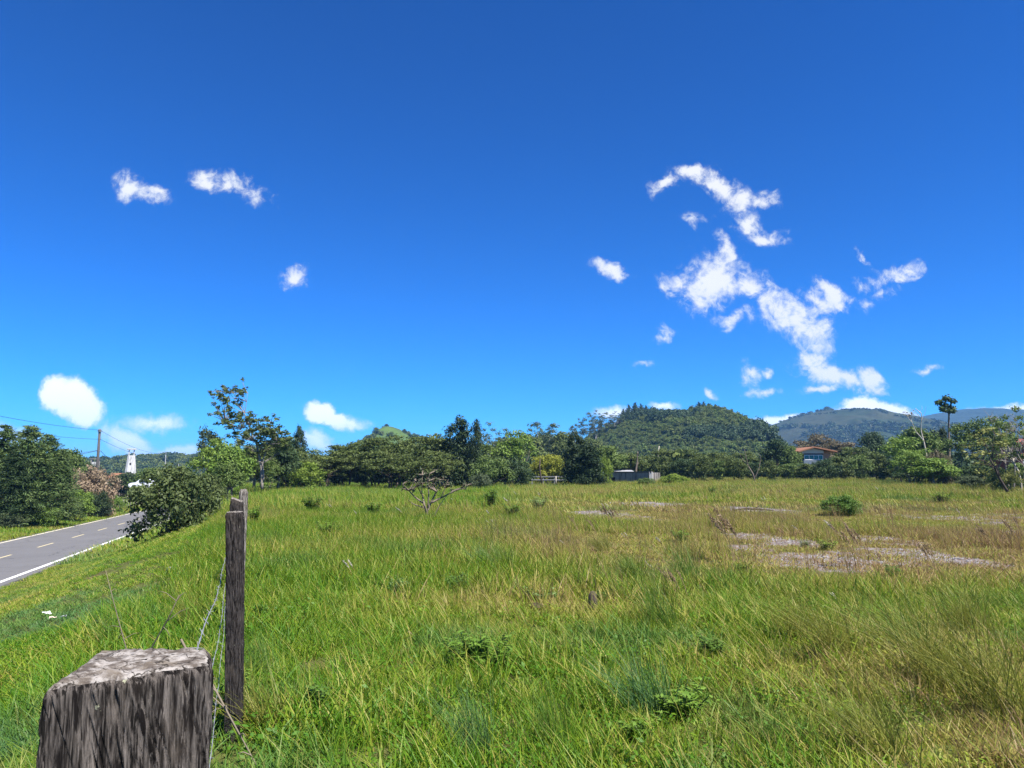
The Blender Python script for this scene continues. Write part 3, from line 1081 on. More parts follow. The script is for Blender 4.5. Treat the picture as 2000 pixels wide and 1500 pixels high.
def proto(kind):
    """builds one example of a kind of tree: trunk mesh, crown mesh, height, width"""
    if kind in PROTO:
        return PROTO[kind]
    base = kind.rstrip('0123456789')
    bark = M_BARK
    if base == 'spreading':      # low dark trees with layered tops and bare dark stems
        h, w = 5.5, 6.5
        pads = dome_pads(h, w, 2.0, 34, .85, .33) + dome_pads(h * .72, w * .9, 1.5, 14, .7, .4)
        L = pad_leaves(pads, 26, .15, .45, .62)
        tr = trunk_for(pads, h, 1.5, .14, 14, 3, .35)
        mat = L_OLIVE
        bark = M_DARKBARK
    elif base == 'hedge':         # dense dark shrub leafy nearly to the ground, pale tops
        h, w = 3.6, 4.2
        pads = dome_pads(h, w, .9, 26, .6, .5) + fill_pads(h * .8, w * .85, .4, 14, .6)
        L = pad_leaves(pads, 34, .12, .5, .5)
        tr = trunk_for(pads, h, .8, .08, 9, 3, .25)
        mat = L_OLIVE
        bark = M_DARKBARK
    elif base == 'bush':
        h, w = 2.7, 3.6
        pads = dome_pads(h, w, .45, 34, .42, .65) + fill_pads(h * .75, w * .98, .12, 40, .45)
        L = pad_leaves(pads, 75, .085, .45, .35)
        tr = trunk_for(pads, h, .4, .06, 12, 4, .2)
        mat = L_MID
    elif base == 'round':
        h, w = 6.0, 5.0
        pads = dome_pads(h, w, 1.6, 30, .75, .7) + fill_pads(h * .9, w * .75, 1.5, 14, .8)
        L = pad_leaves(pads, 28, .15, .55, .4)
        tr = trunk_for(pads, h, 1.6, .14, 12)
        mat = L_MID
    elif base == 'slender':       # upright loose tree with visible thin stems
        h, w = 6.0, 4.0
        pads = dome_pads(h, w, 2.2, 26, .55, .7) + fill_pads(h * .8, w * .7, 1.0, 12, .5)
        L = pad_leaves(pads, 26, .13, .45, .35)
        tr = trunk_for(pads, h, 1.8, .09, 14, 4, .3)
        mat = L_BRIGHT
    elif base == 'juniper':
        h, w = 7.0, 3.2
        pads = column_pads(h, w, .5, 64, .62, .6)
        L = pad_leaves(pads, 36, .13, .4, .1, .35, (0, 0, 1), .6)
        tr = trunk_for(pads, h, 1.0, .14, 8)
        mat = L_JUNIPER
        bark = M_DARKBARK
    elif base == 'airy':          # tall thin pale stems with small separate tufts
        h, w = 9.0, 6.0
        pads = []
        for i in range(44):
            a, q = random.uniform(0, 6.28), math.sqrt(random.random())
            pads.append((q * w * .45 * math.cos(a), q * w * .45 * math.sin(a), h * random.uniform(.42, 1.0) * (1 - .18 * q), .75, .75, .42))
        L = pad_leaves(pads, 11, .17, .4, .3, .7)
        tr = trunk_for(pads, h, 3.0, .12, 20, 2, .3, .1)
        mat = L_GREY
        bark = M_PALEBARK
    elif base == 'bare':          # leafless twiggy tree
        h, w = 5.0, 3.4
        pads = [(random.uniform(-.5, .5) * w, random.uniform(-.5, .5) * w, h * random.uniform(.5, 1.0), .35, .35, .25) for _ in range(18)]
        L = pad_leaves(pads, 5, .09, .4, .3, .7)
        tr = trunk_for(pads, h, 1.6, .10, 18, 2, .2, .14)
        for p in pads:
            for _ in range(4):
                limb(tr, (p[0], p[1], p[2]), (p[0] + random.uniform(-.6, .6), p[1] + random.uniform(-.6, .6), p[2] + random.uniform(.1, .8)), .018, .006, .15, 3, 3)
        mat = L_BROWN
        bark = M_GREYBARK
    elif base == 'pine':
        h, w = 8.0, 4.0
        pads = [(random.uniform(-.2, .2), random.uniform(-.2, .2), h * (.22 + .74 * i / 11), w * .5 * (1 - (i / 11) ** 1.2) + .25, w * .5 * (1 - (i / 11) ** 1.2) + .25, .42) for i in range(12)]
        L = pad_leaves(pads, 12, .3, .4, .3, .5)
        tr = trunk_for(pads[:4], h, 1.5, .16, 3)
        tr.tube([(0, 0, 0), (0, 0, h * .95)], [.15, .03], 6)
        mat = L_WOODDARK
        bark = M_DARKBARK
    elif base == 'conifer':       # feathery drooping sprays
        h, w = 7.0, 5.2
        C, A, T = [], [], []
        tr = MB()
        tr.tube([(0, 0, -.2), (.05, 0, h * .5), (0, .05, h)], [.17, .10, .02], 7)
        for i in range(300):
            t = random.random() ** .85
            z = .5 + t * (h - .6)
            ln = (w * .5 * (1 - t) ** .62 + .25) * random.uniform(.65, 1.15)
            a = random.uniform(0, 6.283)
            d = Vector((math.cos(a), math.sin(a), random.uniform(-.02, .42)))
            p0 = Vector((0, 0, z))
            tint = random.gauss(.45, .17)
            if i % 6 == 0:
                tr.tube([p0, p0 + d * ln * .9], [.025, .008], 4, False)
            ns = int(10 + 26 * ln)
            for k in range(ns):
                q = random.uniform(.25, 1.0)
                droop = -.30 * q * q * ln * .5
                w_ = .12 + .30 * ln * (1 - abs(q - .6)) * .5
                C.append(p0 + d * ln * q + Vector((random.gauss(0, w_ * .55), random.gauss(0, w_ * .55), droop + random.gauss(0, w_ * .28))))
                A.append(d + Vector((random.gauss(0, .5), random.gauss(0, .5), random.gauss(-.1, .3))))
                T.append(min(1, max(0, tint + random.gauss(0, .13))))
        C, A, T = np.array([tuple(c) for c in C]), np.array([tuple(a_) for a_ in A]), np.array(T)
        NN = RNG.normal(size=C.shape) * .6 + np.array([0, 0, .8])
        V, Q = leaves(C, NN, .15 * RNG.uniform(.6, 1.3, len(C)), .22, A)
        L = (V, Q, np.repeat(T, 4))
        mat = L_CONIFER
        bark = M_DARKBARK
    h = float(np.percentile(L[0][:, 2], 99.3)) / .97
    w = float(np.percentile(np.abs(L[0][:, :2]), 98.5)) * 2
    PROTO[kind] = (tr.mesh('trunk', bark, True), L, h, w, {})
    return PROTO[kind]


def crown_mesh(kind, mat):
    tr, L, h, w, cache = proto(kind)
    if mat.name not in cache:
        cache[mat.name] = np_mesh('crown', L[0], L[1], mat, L[2])
    return cache[mat.name]


def tree(name, kind, px, ytop, wpx, Y, mat, label, cat='tree', group=None, sink=0.0, depth=None, z0=None):
    """stand a tree at distance Y so that its top and width match the photograph"""
    tr, L, h, w, _ = proto(kind)
    p = at(px, ytop, Y)
    zb = (g1(p.x, Y) if z0 is None else z0) - sink
    sz = (p.z - zb) / (h * .97)
    sx = wpx / FPX * Y / w
    e = empty(name, (p.x, Y, zb), random.uniform(0, 6.28), label, cat, group)
    e.scale = (sx, sx if depth is None else depth / w, sz)
    put('trunk', tr, e)
    put('crown', crown_mesh(kind, mat), e)
    return e


# across the road: feathery conifers
ORD = 'first second third fourth fifth sixth seventh eighth ninth tenth eleventh twelfth thirteenth fourteenth fifteenth sixteenth seventeenth eighteenth nineteenth twentieth'.split()
G = 'feathery conifers across the road'
tree('conifer_tree', 'conifer1', -40, 842, 150, 60, L_CONIFER, 'feathery dark conifer cut off by the picture edge across the road', group=G)
tree('conifer_tree', 'conifer2', 12, 834, 110, 58.5, L_CONIFER, 'feathery conifer with a pointed top, nearest the picture edge across the road', group=G)
tree('conifer_tree', 'conifer1', 62, 836, 125, 58, L_CONIFER, 'tallest feathery conifer across the road, two tips against the cloud', group=G)
tree('conifer_tree', 'conifer2', 97, 852, 100, 60, L_CONIFER, 'feathery conifer leaning over its shorter neighbour across the road', group=G)
tree('conifer_tree', 'conifer1', 122, 880, 76, 60, L_CONIFER, 'shortest feathery conifer at the end of the row across the road', group=G)
tree('conifer_tree', 'conifer2', 35, 880, 90, 56.5, L_DARK, 'low very dark conifer at the front of the row across the road', group=G)
tree('flowering_shrub', 'bush1', 183, 916, 86, 76, L_TAN, 'tan blossoming shrub with rosy tops across the road', 'shrub')
tree('roadside_shrub', 'bush2', 196, 962, 46, 74, L_JUNIPER, 'low black-green shrub under the tan blossoming shrub', 'shrub')
tree('roadside_shrub', 'bush3', 150, 958, 64, 67, L_BRIGHT, 'sunny yellow-green shrub between conifers and blossoming shrub', 'shrub')
tree('roadside_shrub', 'bush2', 222, 968, 40, 86, L_BRIGHT, 'yellow-green shrub by the leaning fence picket across the road', 'shrub')
tree('roadside_shrub', 'bush3', 92, 992, 50, 58.5, L_BRIGHT, 'small pale weed bush at the foot of the conifers', 'shrub')
tree('roadside_shrub', 'bush2', 20, 1002, 50, 55.5, L_GREY, 'small grey-green weed bush at the far road edge', 'shrub')
tree('broadleaf_tree', 'round1', 137, 880, 60, 90, L_MID, 'mid green tree rising behind the shortest feathery conifer')
tree('broadleaf_tree', 'round2', 256, 924, 66, 128, L_JUNIPER, 'dark round tree standing in front of the white tower')
tree('broadleaf_tree', 'round1', 300, 916, 70, 118, L_MID, 'olive green tree beside the white tower and slim pole')
tree('broadleaf_tree', 'round2', 345, 914, 84, 105, L_OLIVE, 'olive tree under the far slim pole behind the verge bush')
tree('broadleaf_tree', 'bush2', 236, 928, 44, 130, L_OLIVE, 'olive bush in front of the low house with the orange roof', 'bush')
tree('broadleaf_tree', 'round1', 165, 905, 60, 110, L_DARK, 'dark tree behind the utility pole foot and blossoming shrub')

# the dense bush on the verge
tree('verge_bush', 'bush1', 346, 916, 150, 29.5, L_VERGE, 'big dense olive bush on the mown verge beside the road', 'bush')
tree('verge_bush', 'bush3', 408, 930, 60, 33, L_VERGE, 'smaller bush grown into the side of the big verge bush', 'bush')

# left centre group
tree('broadleaf_tree', 'slender1', 412, 838, 66, 62, L_GREY, 'silvery green loose tree beside the tall sparse tree')
tree('broadleaf_tree', 'slender2', 425, 858, 90, 60, L_BRIGHT, 'yellow-green tree with thin stems below the tall sparse tree')
tree('broadleaf_tree', 'round1', 458, 874, 78, 55, L_BRIGHT, 'bright green tree behind the row of fence posts')
tree('broadleaf_tree', 'slender1', 520, 900, 70, 66, L_MID, 'loose leafy tree around the pale trunk of the tall sparse tree')
tree('broadleaf_tree', 'round2', 545, 856, 80, 74, L_DARK, 'dark broad tree under the crown of the tall sparse tree')
tree('broadleaf_tree', 'round1', 500, 872, 96, 72, L_OLIVE, 'olive tree filling the space behind the pale trunk of the tall sparse tree')
tree('juniper_tree', 'juniper1', 584, 836, 38, 92, L_JUNIPER, 'dark narrow juniper between the tall sparse tree and the olive row', 'juniper')
tree('broadleaf_tree', 'round1', 572, 876, 90, 86, L_OLIVE, 'dull olive tree at the foot of the narrow juniper')
tree('broadleaf_tree', 'round2', 448, 905, 60, 48, L_MID, 'low green tree just behind the fence posts', )
tree('hedge_shrub', 'hedge1', 598, 903, 78, 78, L_LIME, 'lime-topped shrub in the dark hedge', 'shrub')

# dark spreading row
G = 'dark spreading trees along the field edge'
ROW = [(566, 900, 76, 80, 'spreading1', 'spreading tree at the start of the dark row beside the lime-topped shrub'),
       (636, 880, 118, 84, 'spreading2', 'first tall spreading tree of the row after the lime-topped shrub'),
       (682, 866, 124, 88, 'spreading1', 'spreading tree below the slope of the green knoll'),
       (735, 856, 130, 88, 'spreading3', 'spreading tree in front of the green knoll summit'),
       (792, 853, 130, 90, 'spreading2', 'spreading tree just past the green knoll summit'),
       (842, 850, 112, 87, 'spreading1', 'spreading tree next to the two-headed juniper'),
       (765, 884, 112, 80, 'spreading3', 'lower spreading tree standing forward in the middle of the row'),
       (855, 886, 88, 80, 'spreading2', 'lower spreading tree behind the leafless field shrub')]
for px, yt, wd, Y, kd, lb in ROW:
    tree('spreading_tree', kd, px, yt, wd, Y, L_OLIVE, lb, group=G)
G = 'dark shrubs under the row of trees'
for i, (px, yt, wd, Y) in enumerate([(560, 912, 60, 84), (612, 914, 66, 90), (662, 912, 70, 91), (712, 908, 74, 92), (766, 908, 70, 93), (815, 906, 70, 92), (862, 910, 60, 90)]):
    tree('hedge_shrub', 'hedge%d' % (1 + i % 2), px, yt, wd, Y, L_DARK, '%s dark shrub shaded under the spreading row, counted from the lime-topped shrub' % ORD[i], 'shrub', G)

# centre
tree('juniper_tree', 'juniper1', 898, 819, 74, 87, L_JUNIPER, 'tall dark juniper, the broader head of the pair in mid picture', 'juniper')
tree('juniper_tree', 'juniper2', 930, 824, 36, 86, L_JUNIPER, 'slim dark juniper beside the broad tall one', 'juniper')
tree('hedge_shrub', 'bush2', 955, 893, 84, 83, L_MID, 'dense green bush at the foot of the two tall junipers', 'shrub')
tree('hedge_shrub', 'bush1', 1005, 898, 64, 85, L_DARK, 'dark bush between dense green bush and bamboo', 'shrub')
tree('broadleaf_tree', 'slender2', 1010, 842, 82, 93, L_BRIGHT, 'yellow-green tree with a pale forked trunk near the bamboo')
tree('broadleaf_tree', 'slender1', 955, 868, 70, 95, L_MID, 'green tree behind the dense green bush')
tree('airy_tree', 'airy1', 955, 826, 58, 150, L_GREY, 'thin pale-stemmed tree behind the slim juniper')
tree('airy_tree', 'airy2', 1045, 826, 70, 190, L_GREY, 'airy grey tree on the rise before the wooded hill')
tree('airy_tree', 'airy1', 985, 838, 60, 200, L_GREY, 'airy grey tree behind the tree with forked pale trunk')
tree('airy_tree', 'airy2', 1085, 828, 70, 230, L_OLIVE, 'airy olive tree half way up to the wooded hill')
for px, yt, wd, Y, lb in ((1030, 852, 74, 180, 'dark tree under the airy crowns behind the forked pale trunk'), (1064, 846, 70, 200, 'dark tree behind the bamboo clump'), (1098, 846, 60, 190, 'dark tree rising behind the broad black-green juniper'),
                          (985, 858, 60, 170, 'dark tree behind the dense green bush'), (1150, 858, 60, 210, 'dark tree at the foot of the wooded hill behind the junipers')):
    tree('broadleaf_tree', 'round%d' % (1 + px % 2), px, yt, wd, Y, L_WOOD if px % 4 else L_WOODDARK, lb)
tree('bamboo_clump', 'bush3', 1072, 890, 84, 97, L_BAMBOO, 'glowing yellow-green bamboo clump behind the pale rail fence', 'bamboo')
tree('juniper_tree', 'juniper1', 1122, 846, 56, 86, L_JUNIPER, 'broad black-green juniper beside the bamboo', 'juniper')
tree('juniper_tree', 'juniper2', 1150, 872, 64, 84, L_JUNIPER, 'shorter dark juniper next to the concrete building', 'juniper')
tree('broadleaf_tree', 'round2', 1188, 872, 66, 100, L_MID, 'mid green tree between juniper and concrete building')
tree('broadleaf_tree', 'bush1', 1178, 895, 34, 88, L_LIME, 'lime green shrub at the flank of the shorter juniper', 'shrub')
tree('field_edge_shrub', 'bush2', 1316, 926, 50, 84, L_LIME, 'lime green round shrub beside the concrete building', 'shrub')
tree('field_edge_shrub', 'bush3', 1262, 934, 34, 82, L_MID, 'small green shrub at the bright corner of the concrete building', 'shrub')
tree('field_edge_shrub', 'bush1', 940, 926, 40, 78, L_GREY, 'pale weedy shrub in front of the two tall junipers', 'shrub')
tree('broadleaf_tree', 'round1', 1225, 886, 80, 112, L_OLIVE, 'olive tree behind the flat concrete building')

# hedge from the concrete building to the thicket
G = 'dark hedge shrubs along the far field edge'
HED = [(1300, 890), (1335, 897), (1368, 892), (1402, 900), (1436, 895), (1470, 903), (1505, 900), (1542, 905), (1575, 906), (1612, 900), (1645, 893), (1680, 890), (1712, 886), (1745, 897)]
for i, (px, yt) in enumerate(HED):
    tree('hedge_shrub', 'hedge%d' % (1 + i % 3), px, yt + random.uniform(-2, 3), random.uniform(46, 62), 98 + random.uniform(-4, 4), (L_OLIVE, L_DARK, L_OLIVE, L_MID)[i % 4],
         '%s shrub of the long dark hedge counted from the concrete building' % ORD[i], 'shrub', G)
G = 'trees behind the far hedge'
for i, (px, yt, wd) in enumerate([(1290, 878, 80), (1345, 880, 70), (1400, 884, 74), (1450, 884, 70)]):
    tree('broadleaf_tree', 'spreading%d' % (1 + i % 3), px, yt, wd, 122, L_OLIVE, '%s olive tree behind the long hedge, counted from the concrete building' % ORD[i], group=G)
tree('broadleaf_tree', 'round2', 1515, 860, 58, 120, L_DARK, 'dark round tree a little way from the orange-roofed house')
tree('broadleaf_tree', 'round1', 1545, 872, 40, 118, L_MID, 'green tree touching the porch of the orange-roofed house')
tree('broadleaf_tree', 'spreading2', 1592, 850, 92, 165, L_BROWN, 'brownish broad tree rising behind the orange-roofed house')
tree('broadleaf_tree', 'spreading1', 1640, 862, 90, 150, L_BROWN, 'brown-green tree behind the roof end of the house')
tree('broadleaf_tree', 'round1', 1705, 846, 60, 145, L_DARK, 'dark green round tree under the mountain slope')
tree('broadleaf_tree', 'spreading3', 1668, 874, 90, 112, L_OLIVE, 'olive tree covering the end of the house')

for px, yt, wd, lb in ((1560, 907, 60, 'dark shrub below the porch of the orange-roofed house'), (1588, 907, 60, 'dark shrub under the wide white-framed window'), (1618, 896, 56, 'dark shrub against the brick side wall of the house')):
    tree('hedge_shrub', 'hedge2', px, yt, wd, 108, L_DARK, lb, 'shrub')
tree('hedge_shrub', 'bush1', 1604, 912, 60, 104, L_DARK, 'low dense shrub before the pale blue house wall', 'shrub')

# thicket at the right
tree('broadleaf_tree', 'slender1', 1760, 852, 84, 84, L_BRIGHT, 'bright feathery green tree at the start of the thicket')
tree('broadleaf_tree', 'round2', 1790, 838, 90, 92, L_MID, 'green tree behind the bare white-branched tree')
tree('broadleaf_tree', 'round1', 1820, 896, 92, 76, L_BRIGHT, 'vivid green spreading bush in front of the papaya tree')
tree('broadleaf_tree', 'slender2', 1778, 880, 70, 78, L_BRIGHT, 'vivid green bush next to the hedge end')
tree('broadleaf_tree', 'bush1', 1828, 884, 54, 77, L_BROWN, 'brown withered tree in the middle of the thicket')
tree('broadleaf_tree', 'round2', 1835, 838, 40, 100, L_JUNIPER, 'dark tree at the foot of the papaya trunk')
tree('broadleaf_tree', 'slender1', 1882, 824, 76, 82, L_MID, 'green tree behind the leaning tree')
tree('broadleaf_tree', 'slender2', 1935, 816, 90, 80, L_MID, 'loose green tree towards the picture edge')
tree('broadleaf_tree', 'airy1', 1985, 796, 90, 60, L_MID, 'tall thin-leaved tree at the picture edge')
tree('bare_tree', 'bare1', 1965, 812, 70, 64, L_BROWN, 'twiggy brown tree near the picture edge')
tree('bare_tree', 'bare2', 2005, 822, 80, 58, L_BROWN, 'twiggy brown tree cut by the picture edge')
tree('hedge_shrub', 'hedge1', 1985, 905, 90, 66, L_MID, 'green shrub under the twiggy trees at the picture edge', 'shrub')
tree('hedge_shrub', 'hedge2', 1850, 915, 90, 80, L_DARK, 'dark shrub below the vivid green bush', 'shrub')
tree('hedge_shrub', 'hedge1', 1785, 912, 80, 82, L_DARK, 'dark shrub at the hedge end below the feathery tree', 'shrub')
tree('hedge_shrub', 'hedge2', 1910, 908, 80, 78, L_DARK, 'dark shrub behind the leaning trunk', 'shrub')
tree('field_edge_shrub', 'bush3', 1895, 930, 50, 68, L_GREY, 'pale weedy shrub in front of the dark thicket', 'shrub')
tree('field_edge_shrub', 'bush2', 1960, 915, 60, 60, L_YELLOW, 'yellow-green shrub behind the foot of the leaning tree', 'shrub')

# pines and airy trees on the ridge of the wooded hill
G = 'pines on the ridge of the wooded hill'
PO = [2, 3, 4, 5, 8, 9, 10, 11, 12, 13, 14, 15, 16, 6, 7, 1, 0]
for i, (px, yt, wd) in enumerate([(1228, 792, 14), (1240, 788, 16), (1252, 790, 14), (1262, 793, 12), (1365, 786, 14), (1374, 785, 12), (1385, 789, 16), (1398, 791, 16), (1408, 800, 14), (1424, 806, 14),
                                  (1438, 815, 12), (1450, 822, 12), (1460, 828, 12), (1306, 800, 16), (1328, 800, 14), (1217, 800, 14), (1172, 818, 9)]):
    p = at(px, yt, HILL_D)
    tree('pine_tree', 'pine%d' % (1 + i % 2), px, yt, wd * 1.5, HILL_D - 4, L_WOODDARK, 'dark pine on the wooded hill ridge, %s counting from the airy trees' % ORD[PO[i]], 'pine', G, z0=float(hill_h(np.array([p.x]), np.array([HILL_D - 4.0]))[0]) - 1)
G = 'airy trees on the shoulder of the wooded hill'
for i, (px, yt) in enumerate([(1130, 818), (1148, 806), (1164, 802), (1184, 806), (1202, 804), (1120, 832)]):
    p = at(px, yt, HILL_D - 12)
    tree('airy_tree', 'airy%d' % (1 + i % 2), px, yt, 30, HILL_D - 12, L_GREY, 'airy grey tree on the shoulder of the wooded hill, %s counting uphill' % ORD[(1, 2, 3, 4, 5, 0)[i]], 'tree', G, z0=float(hill_h(np.array([p.x]), np.array([HILL_D - 12.0]))[0]) - 1)
p = at(1615, 797, 1492)
tree('summit_tree', 'round1', 1615, 794, 14, 1492, L_WOODDARK, 'lone tree clump on the summit of the pasture mountain', z0=float(mtn_h(np.array([p.x]), np.array([1492.0]))[0]) - 2)
for px, yt, lb in ((755, 828, 'dark tree on the slope of the green knoll'), (790, 838, 'dark tree on the far slope of the green knoll')):
    p = at(px, yt, 610)
    tree('knoll_tree', 'round2', px, yt, 9, 610, L_WOODDARK, lb, z0=float(knoll_h(np.array([p.x]), np.array([610.0]))[0]) - 1)


# ------------------------------------------------------------------ trees with a shape of their own
def shaped_tree(name, base_px, Y, clusters, stems, mat, bark, label, leaf=.13, dens=16, cat='tree', asp=.4, upb=.3, hollow=.6, wind=None, base_z=None, split=1, twigs=3):
    """clusters: (px, py, rx_px, ry_px); stems: list of pixel polylines with end radii in metres.  Depth is scattered about Y."""
    b = at(base_px, HORIZON, Y)
    z0 = g1(b.x, Y) if base_z is None else base_z
    o = Vector((b.x, Y, z0))
    k = Y / FPX
    pads, mb = [], MB()
    for (px, py, rx, ry) in clusters:
        q = at(px, py, Y) - o
        y_ = random.uniform(-1, 1) * rx * k * .9
        if split == 1:
            pads.append((q.x, y_, q.z, rx * k, rx * k * .9, ry * k))
        for _ in range(split if split > 1 else 0):
            f_ = random.uniform(.38, .62)
            pads.append((q.x + random.gauss(0, .6) * rx * k, y_ + random.gauss(0, .6) * rx * k, q.z + random.gauss(0, .7) * ry * k, rx * k * f_, rx * k * f_, ry * k * f_ * 1.1))
    for pts, r0, r1 in stems:
        P3 = []
        for i, (px, py) in enumerate(pts):
            q = at(px, py, Y) - o
            P3.append(Vector((q.x, random.uniform(-.12, .12) * i, max(q.z, -.15))))
        n = len(P3)
        fine_ = []
        for i in range(n - 1):
            for s_ in range(4):
                fine_.append(P3[i].lerp(P3[i + 1], s_ / 4) + Vector((random.uniform(-1, 1), random.uniform(-1, 1), 0)) * .012 * (P3[i + 1] - P3[i]).length)
        fine_.append(P3[-1])
        mb.tube(fine_, [r0 + (r1 - r0) * i / (len(fine_) - 1) for i in range(len(fine_))], 7)
    ends = [Vector((at(pts[-1][0], pts[-1][1], Y) - o)) for pts, _, _ in stems] + [Vector((at(pts[len(pts) // 2][0], pts[len(pts) // 2][1], Y) - o)) for pts, _, _ in stems]
    for p in pads:
        e = min(ends, key=lambda q: (Vector((q.x, 0, q.z)) - Vector((p[0], 0, p[2]))).length + (1.5 if q.z > p[2] else 0))
        limb(mb, e, p[:3], .035, .01, .12, 5, 4)
        for _ in range(twigs):
            limb(mb, p[:3], (p[0] + random.uniform(-1, 1) * p[3], p[1] + random.uniform(-1, 1) * p[4], p[2] + random.uniform(-.3, 1) * p[5]), .014, .004, .1, 3, 3)
    e = empty(name, o, 0, label, cat)
    put('trunk', mb.mesh('trunk', bark, True), e)
    V, Q, T = pad_leaves(pads, dens, leaf, asp, upb, hollow, wind, .6 if wind else 0)
    put('crown', np_mesh('crown', V, Q, mat, T), e)
    return e


shaped_tree('tall_sparse_tree', 512, 62,
            [(418, 776, 14, 9), (428, 764, 16, 9), (445, 758, 16, 8), (462, 762, 14, 9), (476, 766, 9, 12), (438, 778, 18, 9), (455, 782, 16, 10), (470, 782, 12, 9), (432, 792, 14, 8), (424, 812, 14, 8), (440, 806, 16, 9),
             (434, 826, 18, 9), (452, 820, 20, 10), (470, 812, 20, 10), (490, 806, 16, 10), (512, 812, 16, 9), (528, 820, 14, 9), (466, 832, 24, 11), (488, 828, 26, 13), (508, 834, 24, 12), (530, 836, 20, 10), (548, 842, 20, 9),
             (480, 846, 24, 12), (504, 850, 24, 12), (528, 854, 24, 12), (552, 852, 16, 10), (460, 846, 14, 9), (515, 868, 22, 11), (545, 866, 18, 10), (478, 862, 20, 11), (498, 876, 22, 11), (532, 880, 24, 12), (558, 872, 16, 10), (545, 858, 20, 11), (492, 842, 22, 11), (516, 842, 22, 11)],
            [([(512, 955), (510, 915), (505, 885), (497, 862)], .12, .07), ([(497, 862), (485, 830), (478, 806), (462, 785), (448, 768)], .065, .015), ([(478, 806), (482, 785), (484, 768)], .03, .01),
             ([(505, 885), (518, 860), (526, 840), (530, 825)], .06, .02), ([(509, 905), (522, 880), (540, 862), (550, 848)], .05, .015), ([(497, 862), (470, 838), (440, 824)], .04, .012), ([(515, 940), (513, 905), (520, 870)], .07, .03)],
            L_OLIVE, M_GREYBARK, 'tall sparse windswept tree with pale trunk towering over the field edge', .15, 22, wind=(-1, 0, -.3), split=4, upb=.2, hollow=.8, twigs=2)

shaped_tree('papaya_tree', 1853, 86,
            [(1847, 779, 9, 7), (1838, 786, 9, 6), (1857, 784, 9, 7), (1848, 792, 10, 7), (1840, 798, 8, 6), (1858, 797, 8, 6), (1851, 803, 10, 5), (1861, 804, 6, 4)],
            [([(1856, 935), (1855, 880), (1854, 840), (1851, 802)], .14, .09)], L_DARK, M_BARK, 'lone papaya-like tree with a tuft of leaves on a bare mast', .2, 34, asp=.55, upb=.2)
shaped_tree('dead_white_tree', 1806, 84,
            [(1770, 806, 8, 6), (1778, 812, 6, 6), (1783, 805, 5, 5)],
            [([(1812, 925), (1808, 880), (1805, 862), (1800, 838), (1795, 808), (1790, 797)], .10, .03), ([(1805, 862), (1788, 842), (1782, 826), (1778, 806)], .06, .015), ([(1782, 826), (1772, 812), (1764, 809)], .03, .01),
             ([(1797, 815), (1786, 802), (1780, 800)], .03, .008), ([(1798, 824), (1806, 806), (1807, 794)], .03, .008), ([(1795, 808), (1800, 798), (1802, 792)], .02, .006)],
            L_BROWN, M_PALEBARK, 'nearly leafless tree with white crooked branches above the thicket', .14, 6)
shaped_tree('leaning_tree', 1968, 50,
            [(1900, 852, 14, 7), (1915, 842, 14, 7), (1935, 838, 14, 7), (1950, 850, 14, 7), (1888, 872, 14, 7), (1905, 868, 16, 8), (1925, 860, 16, 8), (1945, 868, 16, 8), (1962, 868, 10, 7), (1895, 890, 14, 7), (1915, 886, 16, 8),
             (1935, 884, 16, 8), (1952, 890, 13, 7), (1905, 905, 13, 7), (1925, 904, 15, 7), (1943, 908, 12, 7), (1912, 920, 12, 6), (1880, 886, 9, 6), (1930, 922, 10, 6)],
            [([(1968, 960), (1955, 936), (1945, 915), (1938, 895)], .09, .055), ([(1938, 895), (1925, 870), (1915, 848)], .05, .012), ([(1945, 915), (1925, 902), (1902, 888)], .035, .01), ([(1938, 895), (1942, 868), (1945, 848)], .04, .01),
             ([(1952, 930), (1948, 905), (1955, 880)], .03, .01)],
            L_YELLOW, M_DARKBARK, 'leaning slim tree with yellow-green windblown leaves at the field edge', .12, 22, wind=(-1, .1, -.25))
shaped_tree('leafless_shrub', 837, 27.5,
            [(812, 930, 10, 6), (830, 926, 12, 6), (850, 932, 12, 7), (870, 940, 12, 7), (858, 950, 10, 6), (905, 955, 9, 6), (916, 948, 6, 5), (800, 940, 8, 5), (825, 942, 12, 6), (845, 945, 12, 6), (790, 955, 7, 5), (840, 938, 16, 9), (862, 945, 14, 8), (818, 948, 14, 8), (880, 952, 12, 7), (804, 952, 10, 6)],
            [([(836, 1020), (834, 1000), (830, 985), (822, 965), (812, 940)], .055, .012), ([(834, 1000), (842, 980), (852, 960), (862, 938)], .045, .010), ([(842, 982), (862, 972), (882, 962), (905, 950)], .04, .010),
             ([(830, 985), (812, 972), (798, 958), (788, 945)], .035, .008), ([(836, 992), (838, 965), (836, 940), (840, 925)], .03, .008), ([(845, 1016), (852, 1000), (860, 985), (872, 968)], .03, .008), ([(828, 992), (806, 984), (796, 976)], .025, .007),
             ([(822, 965), (826, 945), (824, 928)], .02, .006), ([(862, 972), (870, 952), (876, 936)], .02, .006)],
            L_GREY, M_BARK, 'nearly leafless branching shrub standing alone in the field', .06, 60, 'shrub', split=3, twigs=5)
shaped_tree('twisted_snag', 1468, 90,
            [(1478, 882, 5, 4)],
            [([(1476, 945), (1470, 925), (1462, 910), (1456, 895), (1452, 878)], .10, .03), ([(1462, 910), (1448, 895), (1444, 884)], .05, .015), ([(1474, 935), (1482, 915), (1486, 900)], .06, .02)],
            L_MID, M_BARK, 'twisted dead snag with three bare arms in front of the hedge', .12, 6)
shaped_tree('broken_snag', 1243, 99, [(1247, 902, 5, 4)], [([(1241, 950), (1242, 920), (1244, 902), (1245, 882)], .20, .05), ([(1243, 910), (1249, 900), (1250, 895)], .08, .03)], L_MID, M_BARK, 'broken pale-tipped dead trunk rising behind the concrete building', .12, 6)

